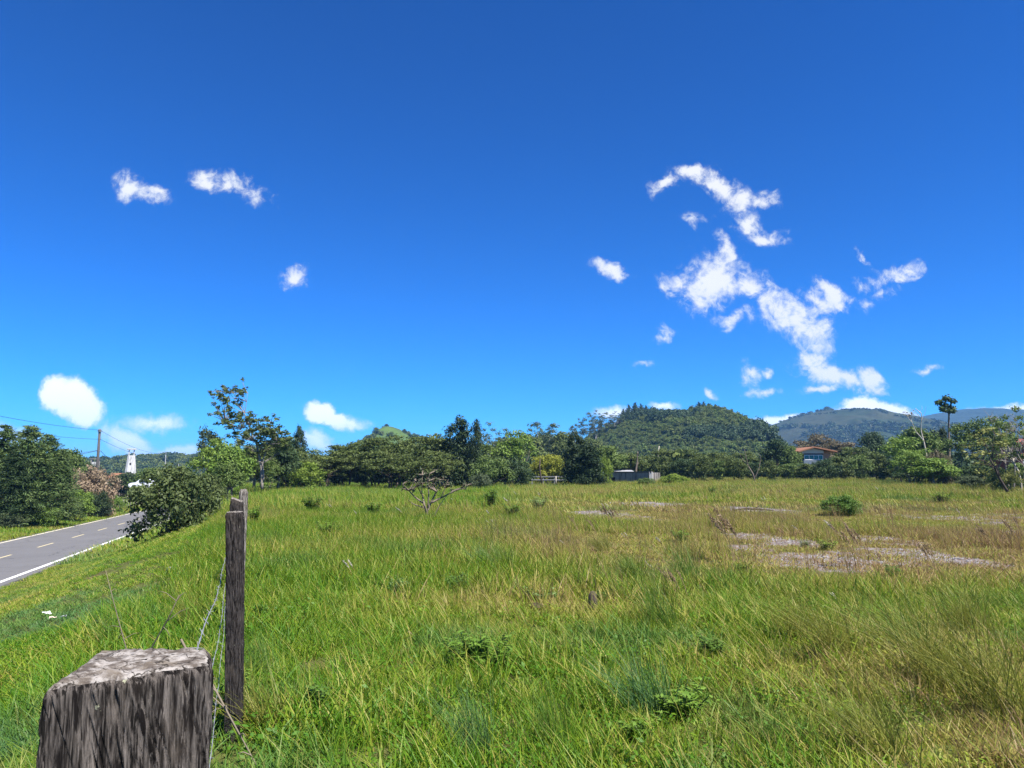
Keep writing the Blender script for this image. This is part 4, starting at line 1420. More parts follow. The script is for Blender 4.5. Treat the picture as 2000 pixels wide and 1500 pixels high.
# ------------------------------------------------------------------ haze
def set_haze(density):
    m = bpy.data.materials.new('haze')
    m.use_nodes = True
    t = m.node_tree
    t.nodes.clear()
    v = t.nodes.new('ShaderNodeVolumePrincipled')
    v.inputs['Color'].default_value = (0.26, 0.56, 1.0, 1)
    v.inputs['Density'].default_value = density
    v.inputs['Anisotropy'].default_value = 0.0
    o = t.nodes.new('ShaderNodeOutputMaterial')
    t.links.new(v.outputs[0], o.inputs['Volume'])
    mb = MB()
    mb.box((0, 4600, 138.5), (18400, 9700, 293))
    h = put('haze', mb.mesh('haze', m))
    tag(h, kind='stuff')


# ------------------------------------------------------------------ fence posts
def wood_mat(name, lo, hi, scale=1.0, slant=0.32):
    m, N = new_mat(name)
    P = objpos(N)
    mp = N.n('ShaderNodeMapping'); N.put(mp.inputs[0], P)
    mp.inputs['Rotation'].default_value = (0, -slant, 0)
    mp.inputs['Scale'].default_value = (150 * scale, 150 * scale, 13 * scale)
    g = N.noise(mp.outputs[0], 1.0, 5.0, 0.62, dist=.4)
    mp2 = N.n('ShaderNodeMapping'); N.put(mp2.inputs[0], P)
    mp2.inputs['Rotation'].default_value = (0, -slant, 0)
    mp2.inputs['Scale'].default_value = (430 * scale, 430 * scale, 26 * scale)
    g2 = N.noise(mp2.outputs[0], 1.0, 3.0, 0.6)
    big = N.noise(P, 14.0 * scale, 4.0, .6)
    c = N.mix(N.sstep(N.m('MULTIPLY_ADD', g2, .35, N.m('MULTIPLY', g, .75)), .46, .66), lo, hi)
    c = N.mix(N.m('MULTIPLY', N.sstep(big, .5, .75), .55), c, (.085, .068, .052))
    mp3 = N.n('ShaderNodeMapping'); N.put(mp3.inputs[0], P)
    mp3.inputs['Rotation'].default_value = (0, -slant, 0)
    mp3.inputs['Scale'].default_value = (230 * scale, 230 * scale, 9 * scale)
    g3 = N.noise(mp3.outputs[0], 1.0, 2.0, .5, dist=.8)
    c = N.mix(N.m('MULTIPLY', N.sstep(g3, .60, .66), .9), c, (.004, .0035, .003))
    c = N.mix(N.m('MULTIPLY', N.sstep(g3, .40, .34), .5), c, tuple(min(1, q * 1.9) for q in hi))
    li = N.noise(P, 75.0 * scale, 3.0, .55)
    c = N.mix(N.m('MULTIPLY', N.sstep(li, .70, .74), .8), c, (.36, .36, .24))
    finish(N, c, .9, .12, bump=N.m('ADD', g, N.m('MULTIPLY', g2, .5)), bstr=.8, bdist=.006)
    return m


M_POST = wood_mat('weathered_wood', (.007, .0055, .005), (.105, .09, .078))
M_POST2 = wood_mat('dark_weathered_wood', (.008, .0065, .006), (.058, .050, .045), .8, .04)
m, N = new_mat('weathered_end_grain')
P = objpos(N)
a_ = N.noise(P, 55.0, 6.0, .68); b_ = N.noise(P, 16.0, 4.0, .6)
c = N.mix(N.sstep(a_, .40, .62), (.085, .070, .058), (.30, .275, .25))
c = N.mix(N.m('MULTIPLY', N.sstep(b_, .50, .66), .8), c, (.13, .105, .078))
c = N.mix(N.sstep(N.noise(P, 140.0, 3.0, .6), .62, .70), c, (.03, .026, .022))
ck = N.n('ShaderNodeTexVoronoi', feature='DISTANCE_TO_EDGE'); N.put(ck.inputs['Vector'], N.vm('ADD', P, N.vm('MULTIPLY', N.noise(P, 30.0, 4.0, .6, 'Color'), (.03, .03, .03)))); ck.inputs['Scale'].default_value = 24.0
c = N.mix(N.sstep(ck.outputs['Distance'], .03, .0), c, (.03, .025, .02))
finish(N, c, .92, .1, bump=a_, bstr=.9, bdist=.006)
M_ENDGRAIN = m


def fence_post(name, label, corners, ztop, zbot, samples, rows, groove, top_tilt=(0, 0), mat=None, bow=(0, 0), fine_top=.22, seed=0, group='wooden posts of the field fence', rnd=.12):
    C = np.array(corners, float)
    ctr = C.mean(0)
    n = len(C)
    # rounded corners: resample the outline and soften it
    P_ = []
    for i in range(n):
        a, b = C[i], C[(i + 1) % n]
        for t in np.linspace(0, 1, samples // n, endpoint=False):
            P_.append(a + (b - a) * t)
    P_ = np.array(P_)
    kk = max(1, int(len(P_) * rnd / 4))
    sm_ = sum(np.roll(P_, j, 0) for j in range(-kk, kk + 1)) / (2 * kk + 1)
    P_ = sm_ - ctr
    m_ = len(P_)
    per = np.concatenate([[0], np.cumsum(np.linalg.norm(np.diff(P_, axis=0), axis=1))])
    zs = np.concatenate([np.linspace(zbot, ztop - fine_top, max(4, rows // 4), endpoint=False), np.linspace(ztop - fine_top, ztop, rows)])
    nrm = unit(P_)
    V = []
    for z in zs:
        sl = per + -(ztop - z) * .33
        g = fbm(sl * 150 + 7 * seed, np.full(m_, z * 9), 3, 100 + seed)
        g2 = fbm(sl * 38 + 3 * seed, np.full(m_, z * 4), 2, 120 + seed)
        crack = np.clip(1 - np.abs(g2 - .5) * 22, 0, 1)
        d = groove * ((np.abs(g - .5) * 3.2).clip(0, 1) - .5) - groove * 1.1 * crack
        edge = groove * 1.6 * np.clip(1 - (ztop - z) / (groove * 3), 0, 1) ** 2
        h = (z - zbot) / (ztop - zbot)
        off = np.array(bow) * math.sin(math.pi * h)
        p = P_ + nrm * (d - edge)[:, None] + off
        zz = np.full(m_, z)
        k_ = np.clip(1 - (ztop - z) / .15, 0, 1)
        zz = zz + k_ * (P_[:, 0] * top_tilt[0] + P_[:, 1] * top_tilt[1] + groove * 1.2 * (fbm(per * 60, per * 0 + seed, 3, 7) - .5))
        V.append(np.column_stack([p, zz]))
    V = np.array(V)
    R_ = len(zs)
    ids = np.arange(R_ * m_).reshape(R_, m_)
    Qp = np.stack([ids[:-1], np.roll(ids[:-1], -1, 1), np.roll(ids[1:], -1, 1), ids[1:]], -1).reshape(-1, 4)
    e = empty(name, (ctr[0], ctr[1], 0), 0, label, 'fence post', group)
    put('shaft', np_mesh('shaft', V.reshape(-1, 3), Qp, mat or M_POST, smooth=True), e)
    # top face in rings down to the middle
    rim = V[-1]
    c3 = rim.mean(0)
    rings = np.linspace(0, .96, 22)
    T_ = []
    for q in rings:
        r = rim + (c3 - rim) * q
        r[:, 2] += .003 * (q > 0) + groove * 2.4 * (fbm(r[:, 0] * 90, r[:, 1] * 40, 4, 33 + seed) - .5) * min(1, q * 8)
        T_.append(r)
    T_ = np.array(T_)
    idt = np.arange(len(rings) * m_).reshape(len(rings), m_)
    Qt = np.stack([idt[:-1], np.roll(idt[:-1], -1, 1), np.roll(idt[1:], -1, 1), idt[1:]], -1).reshape(-1, 4)
    put('end_grain', np_mesh('end_grain', T_.reshape(-1, 3), Qt, M_ENDGRAIN, smooth=True), e)
    return e


fence_post('fence_post', 'thick weathered post close up with a pale lichen-crusted sloping top', [(-.428, .704), (-.309, .802), (-.342, .875), (-.462, .860)], 1.503, -.25, 640, 90, .0030, seed=1, top_tilt=(0, 0), rnd=.045)


def fx(y):
    return -.11 - .35 * y


def rect(cx, cy, w, d, r=0.0, j=.1):
    c, s = math.cos(r), math.sin(r)
    out = []
    for x, y in ((-1, -1), (1, -1), (1, 1), (-1, 1)):
        x *= w / 2 * (1 + random.uniform(-j, j)); y *= d / 2 * (1 + random.uniform(-j, j))
        out.append((cx + x * c - y * s, cy + x * s + y * c))
    return out


p2 = at(458, 1000, 5.0)
fence_post('fence_post', 'second dark square post in the grass, flat cut on top', rect(p2.x, 5.0, .098, .10, .1), p2.z + .0, g1(p2.x, 5.0) - .2, 160, 60, .005, mat=M_POST2, bow=(.006, 0), fine_top=1.0, seed=2)
FP2 = [o for o in COL.objects if o.get('label', '').startswith('second dark square')][0]
FP2.rotation_euler = (0, -.036, 0)
FP2.location.x += .036 * p2.z
p3 = at(463, 976, 8.6)
fence_post('fence_post', 'third post with a slanted top, peeping out behind the second', rect(p3.x, 8.6, .135, .13, .2), p3.z, g1(p3.x, 8.6) - .2, 100, 40, .006, top_tilt=(-.35, 0), mat=M_POST2, fine_top=1.0, seed=3)
p4 = at(477, 957, 11.3)
fence_post('fence_post', 'rough barked post with a sunlit edge, farthest of the visible fence posts', rect(p4.x, 11.3, .13, .14, .4, .25), p4.z, g1(p4.x, 11.3) - .2, 80, 40, .014, mat=wood_mat('barky_wood', (.05, .042, .036), (.26, .235, .205), .5), fine_top=1.2, seed=5)

m, N = new_mat('galvanised_wire')
finish(N, N.mix(N.noise(objpos(N), 30.0, 3.0), (.30, .34, .38), (.16, .12, .10)), .45, .5)
M_WIRE = m


def barbed_wire(label, pts, sag):
    mb = MB()
    P3 = []
    for (a, b) in zip(pts[:-1], pts[1:]):
        a, b = Vector(a), Vector(b)
        n = 44
        for i in range(n):
            t = i / n
            q = a.lerp(b, t)
            q.z -= sag * 4 * t * (1 - t)
            q.x += .004 * math.sin(t * 11 + a.z * 9)
            P3.append(q)
    P3.append(Vector(pts[-1]))
    for ph in (0, math.pi):
        mb.tube([q + Vector((math.cos(i * 1.3 + ph), 0, math.sin(i * 1.3 + ph))) * .0013 for i, q in enumerate(P3)], [.0011] * len(P3), 5)
    for i in range(2, len(P3), 4):
        q = P3[i]
        for _ in range(2):
            d = Vector((random.uniform(-1, 1), random.uniform(-.3, .3), random.uniform(-1, 1))).normalized() * .016
            mb.tube([q - d, q, q + d], [.0005, .0011, .0005], 4)
    o = put('barbed_wire', mb.mesh('barbed_wire', M_WIRE, True))
    tag(o, label, 'barbed wire', 'strands of barbed wire on the field fence')


px2 = p2.x - .075
barbed_wire('top strand of barbed wire slanting from close post to second post', [(-.40, .885, 1.40), (px2 + .018, 4.95, .985), (p3.x - .07, 8.6, 1.02), (p4.x - .07, 11.3, 1.05)], .015)
barbed_wire('second strand of barbed wire below the top strand', [(-.395, .885, 1.16), (px2 + .03, 4.95, .70), (p3.x - .07, 8.6, .72), (p4.x - .07, 11.3, .75)], .03)
barbed_wire('lowest strand of barbed wire half buried in grass', [(-.395, .885, .82), (px2 + .042, 4.95, .36), (p3.x - .07, 8.6, .40), (p4.x - .07, 11.3, .42)], .03)

# ------------------------------------------------------------------ utility poles and lines
M_POLE = plain('pole_wood', (.075, .07, .068), .85, .2, .3, 4.0)
M_CABLE = plain('black_cable', (.03, .03, .033), .6, .3, .1, 4.0)
M_GREYPOLE = plain('grey_pole', (.20, .21, .22), .7, .3, .2, 4.0)


def pole(label, px, ytop, Y, r, arm=True, mat=M_POLE):
    p = at(px, ytop, Y)
    z0 = g1(p.x, Y) - .3
    e = empty('utility_pole', (p.x, Y, z0), 0, label, 'utility pole')
    mb = MB(); mb.tube([(0, 0, 0), (0, 0, (p.z - z0) * .5), (0, 0, p.z - z0)], [r * 1.15, r, r * .8], 10)
    put('shaft', mb.mesh('shaft', mat, True), e)
    if arm:
        for dz in (1.3, 2.9):
            b = MB(); b.tube([(-.18, 0, p.z - z0 - dz), (.28, 0, p.z - z0 - dz)], [.05, .05], 8)
            put('bracket', b.mesh('bracket', M_GREYPOLE, True), e)
        b = MB()
        for dz in (0, .12, .24):
            b.tube([(.0, 0, p.z - z0 - .15 - dz), (.0, 0, p.z - z0 - .08 - dz)], [r * 1.5, r * 1.2], 10)
        put('insulator', b.mesh('insulator', M_GREYPOLE, True), e)
    return p


pa = pole('tall dark utility pole carrying wires above the conifers', 195, 838, 100, .19)
pb = pole('slim pole standing up behind the verge bush', 324, 884, 200, .13, True, M_GREYPOLE)
pc = pole('faint small pole farthest along the road', 349, 905, 330, .14, False, M_GREYPOLE)


def cable(label, a, b, sag, r=.018, n=26):
    a, b = Vector(a), Vector(b)
    pts = []
    for i in range(n + 1):
        t = i / n
        q = a.lerp(b, t); q.z -= sag * 4 * t * (1 - t)
        pts.append(q)
    mb = MB(); mb.tube(pts, [r] * (n + 1), 5)
    o = put('power_line', mb.mesh('power_line', M_CABLE, True))
    tag(o, label, 'power line', 'overhead lines along the road')


def on(px, py, Y):
    return at(px, py, Y)


cable('topmost overhead line running from the pole tip out of the picture', on(195, 840, 100), on(-260, 752, 58), .55, .022)
cable('overhead line a little below the topmost one', on(193, 858, 100), on(-260, 792, 58), .5, .02)
cable('thick sagging cable attached low on the tall pole', on(192, 880, 100), on(-120, 905, 75), .55, .03)
cable('thin sagging cable just above the thick low one', on(192, 879, 100), on(-120, 880, 72), .7, .016)
cable('overhead line from the pole tip down towards the slim pole', on(195, 840, 100), on(324, 886, 200), 1.0, .02)
cable('overhead line dropping from mid pole past the white tower', on(196, 858, 100), on(324, 893, 200), 1.0, .02)
cable('service line dropping steeply from the tall pole to the roofs', on(196, 880, 100), on(232, 903, 140), .4, .03)
cable('faint line between the slim pole and the small far pole', on(324, 887, 200), on(349, 907, 330), 1.2, .02)

# ------------------------------------------------------------------ towers and houses beyond the road
M_PLASTER = None
m, N = new_mat('white_plaster')
P = objpos(N)
mp = N.n('ShaderNodeMapping'); N.put(mp.inputs[0], P); mp.inputs['Scale'].default_value = (1.2, 1.2, .25)
st_ = N.noise(mp.outputs[0], 1.6, 5.0, .65)
finish(N, N.mix(N.sstep(st_, .46, .72), (.48, .475, .46), (.24, .235, .225)), .8, .2, bump=st_, bstr=.2)
M_PLASTER = m
M_OLDCONC = None
m, N = new_mat('stained_concrete')
P = objpos(N)
mp = N.n('ShaderNodeMapping'); N.put(mp.inputs[0], P); mp.inputs['Scale'].default_value = (2.2, 2.2, .45)
s1 = N.noise(mp.outputs[0], 1.2, 6.0, .68); s2 = N.noise(P, 3.5, 5.0, .6)
c = N.mix(N.sstep(s1, .46, .70), (.27, .25, .225), (.085, .08, .075))
c = N.mix(N.m('MULTIPLY', N.sstep(s2, .48, .7), .7), c, (.17, .155, .14))
finish(N, c, .92, .1, bump=s2, bstr=.5, bdist=.03)
M_OLDCONC = m
M_DARKOPEN = plain('dark_interior', (.02, .02, .022), .9, .1, .2)
M_TILE = plain('orange_roof', (.24, .115, .065), .8, .2, .35, 2.5, .2)
M_CREAM = plain('cream_board', (.62, .52, .42), .8, .2, .12, 3.0)
M_BLUEWALL = plain('pale_blue_wall', (.11, .14, .18), .8, .2, .15, 2.0)
M_BRICKWALL = plain('orange_brick_wall', (.40, .20, .12), .85, .15, .3, 5.0)
M_FRAME = plain('white_frame', (.72, .72, .72), .6, .3, .05)
m, N = new_mat('window_glass')
finish(N, (.025, .03, .05), .08, .6)
M_GLASS = m

p = at(257.5, 876, 260)
z0 = g1(p.x, 260) - .5
H_ = p.z - z0
e = empty('white_tower', (p.x, 260, z0), R(28), 'white tapering tower with an open pillared top above the trees', 'tower')
mb = MB()
b0, b1, hb = 2.3, 1.15, H_ - 2.4
oct_ = []
V = []
for zz, q in ((0, b0), (hb, b1)):
    ch = .62
    for sx, sy in ((1, -ch), (1, ch), (ch, 1), (-ch, 1), (-1, ch), (-1, -ch), (-ch, -1), (ch, -1)):
        V.append((sx * q, sy * q, zz))
mb.add(V, [[i, (i + 1) % 8, 8 + (i + 1) % 8, 8 + i] for i in range(8)] + [[8 + i for i in range(8)]])
put('shaft', mb.mesh('shaft', M_PLASTER), e)
for sx, sy in ((1, 1), (1, -1), (-1, 1), (-1, -1)):
    b = MB(); b.box((sx * .78, sy * .78, hb + 1.0), (.3, .3, 2.0)); put('pillar', b.mesh('pillar', M_PLASTER), e)
b = MB(); b.box((0, 0, hb + 2.18), (2.9, 2.9, .36)); put('cap_slab', b.mesh('cap_slab', M_PLASTER), e)
for zz, xx in ((hb * .42, -.35), (hb * .74, -.2)):
    b = MB(); q = b0 + (b1 - b0) * zz / hb
    b.box((xx, -q + .02, zz), (.5, .22, .8)); put('window', b.mesh('window', M_DARKOPEN), e)

p = at(186.5, 897, 250)
z0 = g1(p.x, 250) - .5
e = empty('concrete_tower', (p.x, 250, z0), R(15), 'short grey concrete tower partly behind the tall utility pole', 'tower')
H_ = p.z - z0
for sx, sy in ((1, 1), (1, -1), (-1, 1), (-1, -1)):
    b = MB(); b.box((sx * .95, sy * .95, H_ / 2), (.34, .34, H_)); put('pillar', b.mesh('pillar', M_OLDCONC), e)
b = MB(); b.box((0, 0, H_ * .5 - .4), (1.5, 1.5, H_ - .9)); put('core', b.mesh('core', M_PLASTER), e)
b = MB(); b.box((0, 0, H_ + .12), (2.5, 2.5, .22)); put('cap_slab', b.mesh('cap_slab', M_OLDCONC), e)


def small_house(label, px0, px1, ytop, yeave, Y, depth, wall, roof, name='roadside_house'):
    a, b_ = at(px0, yeave, Y), at(px1, yeave, Y)
    t = at((px0 + px1) / 2, ytop, Y)
    z0 = g1(a.x, Y) - .3
    w = b_.x - a.x
    cx = (a.x + b_.x) / 2
    e = empty(name, (cx, Y, z0), 0, label, 'house')
    hw, hr = a.z - z0, t.z - z0
    mb = MB(); mb.box((0, depth / 2, hw / 2), (w * .9, depth, hw)); put('wall', mb.mesh('wall', wall), e)
    mb = MB()
    V = [(-w / 2, -.4, hw), (w / 2, -.4, hw), (w / 2, depth / 2, hr), (-w / 2, depth / 2, hr), (-w / 2, depth + .4, hw), (w / 2, depth + .4, hw)]
    V += [(x, y, z - .14) for x, y, z in V]
    mb.add(V, [[0, 1, 2, 3], [3, 2, 5, 4], [6, 9, 8, 7], [9, 10, 11, 8], [0, 6, 7, 1], [5, 11, 10, 4], [0, 3, 9, 6], [3, 4, 10, 9], [1, 7, 8, 2], [2, 8, 11, 5]])
    put('roof', mb.mesh('roof', roof), e)
    for s in (-.25, .2):
        mb = MB(); mb.box((w * s, -.01, hw * .55), (.9, .06, .9)); f = put('window', mb.mesh('window', M_FRAME), e)
        mb = MB(); mb.box((w * s, -.05, hw * .55), (.74, .04, .74)); put('pane', mb.mesh('pane', M_GLASS), f)
    return e


small_house('low house showing a bright orange roof behind the blossoming shrub', 207, 231, 924, 933, 150, 5.0, M_CREAM, M_TILE)
small_house('dull red house glimpsed through twigs at the picture edge', 1990, 2040, 855, 866, 84, 5.0, plain('red_board', (.26, .07, .06), .8, .2), plain('red_roof', (.30, .08, .06), .8, .2))

# parked white car beyond the road, mostly hidden by trees
pcar = at(283, 948, 112)
zc = g1(pcar.x, 112) + .25
e = empty('parked_car', (pcar.x, 112, at(283, 955, 112).z), R(10), 'small white car parked among trees below the white tower', 'car')
M_CAR = plain('white_car_paint', (.72, .74, .78), .3, .5, .03)
mb = MB()
sec = [(-2.0, .25), (-2.05, .75), (-1.7, .92), (-1.1, .98), (-.55, 1.42), (.75, 1.45), (1.45, 1.0), (2.0, .9), (2.05, .45), (1.9, .25)]
V = [(x, -.8, z) for x, z in sec] + [(x, .8, z) for x, z in sec]
n = len(sec)
mb.add(V, [[i, (i + 1) % n, n + (i + 1) % n, n + i] for i in range(n)] + [list(range(n))[::-1], [n + i for i in range(n)]])
put('body', mb.mesh('body', M_CAR), e)
for s in (-.83, .83):
    b = MB(); b.box((.1, s, 1.17), (1.4, .04, .34)); put('window', b.mesh('window', M_GLASS), e)
    for xx in (-1.25, 1.25):
        b = MB(); b.tube([(xx, s * 1.02 - .08, .32), (xx, s * 1.02 + .08, .32)], [.32, .32], 14); put('wheel', b.mesh('wheel', M_DARKOPEN), e)

# leaning picket fence beyond the road
e = None
p0, p1 = at(226, 980, 93), at(292, 972, 100)
z0 = g1(p0.x, 93)
e = empty('picket_fence', (p0.x, 93, z0), 0, 'rough stick fence with leaning grey pickets across the road', 'fence')
M_STICK = plain('grey_stick', (.30, .28, .23), .9, .1, .35, 6.0)
for i in range(17):
    t = i / 16
    q = Vector((p0.x, 93, 0)).lerp(Vector((p1.x, 100, 0)), t)
    z = g1(q.x, q.y)
    ln = random.uniform(-.35, .12) if i < 5 else random.uniform(-.12, .08)
    h = random.uniform(1.25, 1.65)
    mb = MB(); mb.tube([(q.x - p0.x, q.y - 93, z - z0 - .1), (q.x - p0.x + ln * h * .6, q.y - 93, z - z0 + h)], [.05, .04], 6)
    put('picket', mb.mesh('picket', M_STICK, True), e)
for hh in (.5, 1.0):
    mb = MB()
    mb.tube([(Vector((p0.x, 93, 0)).lerp(Vector((p1.x, 100, 0)), t) - Vector((p0.x, 93, 0))) + Vector((0, .06, g1(p0.x + (p1.x - p0.x) * t, 93 + 7 * t) - z0 + hh)) for t in np.linspace(0, 1, 9)], [.015] * 9, 5)
    put('wire', mb.mesh('wire', M_WIRE, True), e)

# ------------------------------------------------------------------ far side of the field
Y = 95.0
A, B, Cc = at(1184, 930, 97), at(1271, 930, 92.5), at(1288, 930, 100)
zt = at(1230, 923, 95).z
zb = g1(B.x, 93) - .2
e = empty('concrete_building', (B.x, B.y, zb), 0, 'low flat roofless concrete building with black water stains', 'building')
A2, C2 = Vector((A.x - B.x, A.y - B.y, 0)), Vector((Cc.x - B.x, Cc.y - B.y, 0))
D2 = A2 + C2
hh = zt - zb


def slab(name, a, b, z0, z1, th, mat, parent):
    d = (b - a); L = d.length
    mb = MB(); mb.box(((a + b) / 2).to_tuple()[:2] + ((z0 + z1) / 2,), (L, th, z1 - z0), math.atan2(d.y, d.x))
    return put(name, mb.mesh(name, mat), parent)


ZV = Vector((0, 0, 0))
ua = A2.normalized()
slab('front_wall', ua * .35, ua * (A2.length * .78), 0, hh, .2, M_OLDCONC, e)
slab('front_wall', ua * (A2.length * .93), A2, 0, hh, .2, M_OLDCONC, e)
slab('lintel', ua * (A2.length * .78 + .003), ua * (A2.length * .93 - .003), hh * .62, hh, .2, M_OLDCONC, e)
slab('dark_doorway', ua * (A2.length * .775) + C2.normalized() * 1.6, ua * (A2.length * .935) + C2.normalized() * 1.6, 0, hh * .98, .1, M_DARKOPEN, e)
slab('end_wall', C2.normalized() * .3, C2, 0, hh, .2, M_OLDCONC, e)
slab('back_wall', C2, D2, 0, hh * .96, .2, M_OLDCONC, e)
b = MB(); b.box((.05, .05, hh / 2 + .04), (.42, .42, hh + .08), math.atan2(C2.y, C2.x)); put('corner_pillar', b.mesh('corner_pillar', plain('pale_concrete', (.42, .40, .37), .9, .1, .3, 2.0)), e)
for t in (.3, .55, .8):
    q = C2 * t
    b = MB(); b.box((q.x + .1, q.y - .1, hh / 2), (.2, .2, hh * .98), math.atan2(C2.y, C2.x)); put('pilaster', b.mesh('pilaster', M_OLDCONC), e)
cap_mb = MB(); q = (A2 + ZV) / 2
cap_mb.box((q.x, q.y, hh + .07), (A2.length + .3, .34, .13), math.atan2(A2.y, A2.x)); put('coping', cap_mb.mesh('coping', plain('dark_coping', (.10, .095, .09), .9, .1, .3, 2.0)), e)
q = ua * (A2.length * .72) + C2 * .45
b = MB(); b.box((q.x, q.y, hh + .22), (2.6, 2.0, .05), 0, (R(6), 'X')); put('metal_sheet', b.mesh('metal_sheet', plain('pale_sheet_metal', (.34, .34, .34), .5, .4, .1)), e)

# pale rail fence by the bamboo
p0, p1 = at(1038, 940, 92), at(1104, 940, 92)
z0 = g1(p0.x, 92)
e = empty('rail_fence', (p0.x, 92, z0), 0, 'short pale two-rail fence below the bamboo clump', 'fence')
for zz in (at(1060, 931, 92).z - z0, at(1060, 937, 92).z - z0):
    b = MB(); b.box(((p1.x - p0.x) / 2, 0, zz), (p1.x - p0.x, .06, .12)); put('rail', b.mesh('rail', M_GREYPOLE if zz < 1 else plain('pale_rail', (.17, .175, .18), .6, .3)), e)
for t in (.02, .35, .68, .98):
    b = MB(); b.box(((p1.x - p0.x) * t, .07, .55), (.1, .075, 1.3)); put('post', b.mesh('post', M_GREYPOLE), e)


def snag(name, label, pts, Y, r0, r1, mat, cat='dead trunk'):
    P3 = [at(x_, y_, Y) for x_, y_ in pts]
    o0 = Vector((P3[0].x, Y, g1(P3[0].x, Y) - .1))
    mb = MB(); P4 = [Vector((q.x - o0.x, .05 * i, max(0, q.z - o0.z))) for i, q in enumerate(P3)]
    mb.tube(P4, [r0 + (r1 - r0) * i / (len(P4) - 1) for i in range(len(P4))], 8)
    o = put(name, mb.mesh(name, mat, True), loc=o0)
    tag(o, label, cat)


snag('leaning_pole', 'thin dark leaning pole in front of the bamboo clump', [(1059, 948), (1056, 930), (1054, 912), (1055, 897)], 90, .11, .07, M_DARKBARK, 'pole')
snag('dead_tree', 'thin white dead trunk standing among trees behind the concrete building', [(1285, 930), (1285, 900), (1286, 882), (1288, 871)], 125, .13, .06, M_PALEBARK)
snag('leaning_pole', 'short pale stake beside the rail fence', [(1086, 948), (1086, 930)], 90, .07, .06, M_PALEBARK, 'stake')

# house with orange roof
Y = 128.0
X = lambda px: at(px, 890, Y).x
Zp = lambda py: at(1588, py, Y).z
z0 = g1(X(1588), Y) - .3
cx = X(1588)
e = empty('gabled_house', (cx, Y, z0), 0, 'cream house with orange roof and a wide white-framed window above the hedge', 'house')
lz = lambda py: Zp(py) - z0
lx = lambda px: X(px) - cx
D_ = 7.0


def bx(name, px0, px1, py0, py1, y0, y1, mat, parent):
    b = MB(); b.box(((lx(px0) + lx(px1)) / 2, (y0 + y1) / 2, (lz(py0) + lz(py1)) / 2), (lx(px1) - lx(px0), y1 - y0, lz(py0) - lz(py1)))
    return put(name, b.mesh(name, mat), parent)


zg = at(1588, 985, Y).z
b = MB(); b.box(((lx(1569.5) + lx(1608)) / 2, D_ / 2, lz(898.5) / 2), (lx(1608) - lx(1569.5), D_, lz(898.5))); put('lower_wall', b.mesh('lower_wall', M_BLUEWALL), e)
bx('dark_band', 1569.6, 1607.9, 888.2, 885.6, .02, D_ - .1, M_DARKOPEN, e)
bx('upper_room', 1569.8, 1607.7, 898.4, 888.3, .5, D_ - .2, M_DARKOPEN, e)
b = MB(); b.box(((lx(1559) + lx(1569)) / 2, D_ / 2 + .8, lz(884) / 2), (lx(1569) - lx(1559), D_ - 1.6, lz(884))); put('porch_wall', b.mesh('porch_wall', plain('dark_porch', (.055, .05, .048), .9, .1)), e)
b = MB(); b.box(((lx(1608.2) + lx(1623)) / 2, D_ / 2 + .3, lz(883) / 2), (lx(1623) - lx(1608.2), D_ - .4, lz(883))); put('side_wall', b.mesh('side_wall', M_BRICKWALL), e)
# gable
V = [(lx(1567), 0, lz(885.5)), (lx(1609), 0, lz(885.5)), (lx(1609), 0, lz(880.2)), (lx(1588), 0, lz(875.6)), (lx(1567), 0, lz(880.5))]
V += [(x_, .18, z_) for x_, y_, z_ in V]
b = MB(); b.add(V, [[0, 1, 2, 3, 4], [9, 8, 7, 6, 5]] + [[i, 5 + i, 5 + (i + 1) % 5, (i + 1) % 5] for i in range(5)]); put('gable', b.mesh('gable', M_CREAM), e)
for (pa_, pb_) in (((1556.5, 883.5), (1587.9, 874.6)), ((1588.1, 874.6), (1632, 883.2))):
    x0_, z0_, x1_, z1_ = lx(pa_[0]), lz(pa_[1]), lx(pb_[0]), lz(pb_[1])
    V = [(x0_, -.8, z0_), (x1_, -.8, z1_), (x1_, D_ + .6, z1_), (x0_, D_ + .6, z0_)]
    V += [(x_, y_, z_ + .2) for x_, y_, z_ in V]
    b = MB(); b.add(V, [[3, 2, 1, 0], [4, 5, 6, 7], [0, 1, 5, 4], [1, 2, 6, 5], [2, 3, 7, 6], [3, 0, 4, 7]]); put('roof_slope', b.mesh('roof_slope', M_TILE), e)
w = bx('window', 1571, 1607.5, 898.3, 897.2, .0, .14, M_FRAME, e)
b = MB()
for (a0, a1, c0, c1) in ((1571, 1607.5, 889.4, 888.3),):
    b.box(((lx(a0) + lx(a1)) / 2, .07, (lz(c0) + lz(c1)) / 2), (lx(a1) - lx(a0), .14, lz(c0) * 0 + abs(lz(c1) - lz(c0))))
put('frame', b.mesh('frame', M_FRAME), w)
for px in (1571, 1580, 1589, 1598, 1606.6):
    b = MB(); b.box((lx(px + .45), .07, (lz(897.1) + lz(889.5)) / 2), (lx(px + .9) - lx(px), .13, lz(889.5) - lz(897.1))); put('mullion', b.mesh('mullion', M_FRAME), w)
for px in (1572, 1581, 1590, 1599):
    b = MB(); b.box((lx(px + 3.8), .09, (lz(897.1) + lz(889.5)) / 2), (lx(px + 7.5) - lx(px), .03, lz(889.5) - lz(897.1))); put('pane', b.mesh('pane', M_GLASS), w)

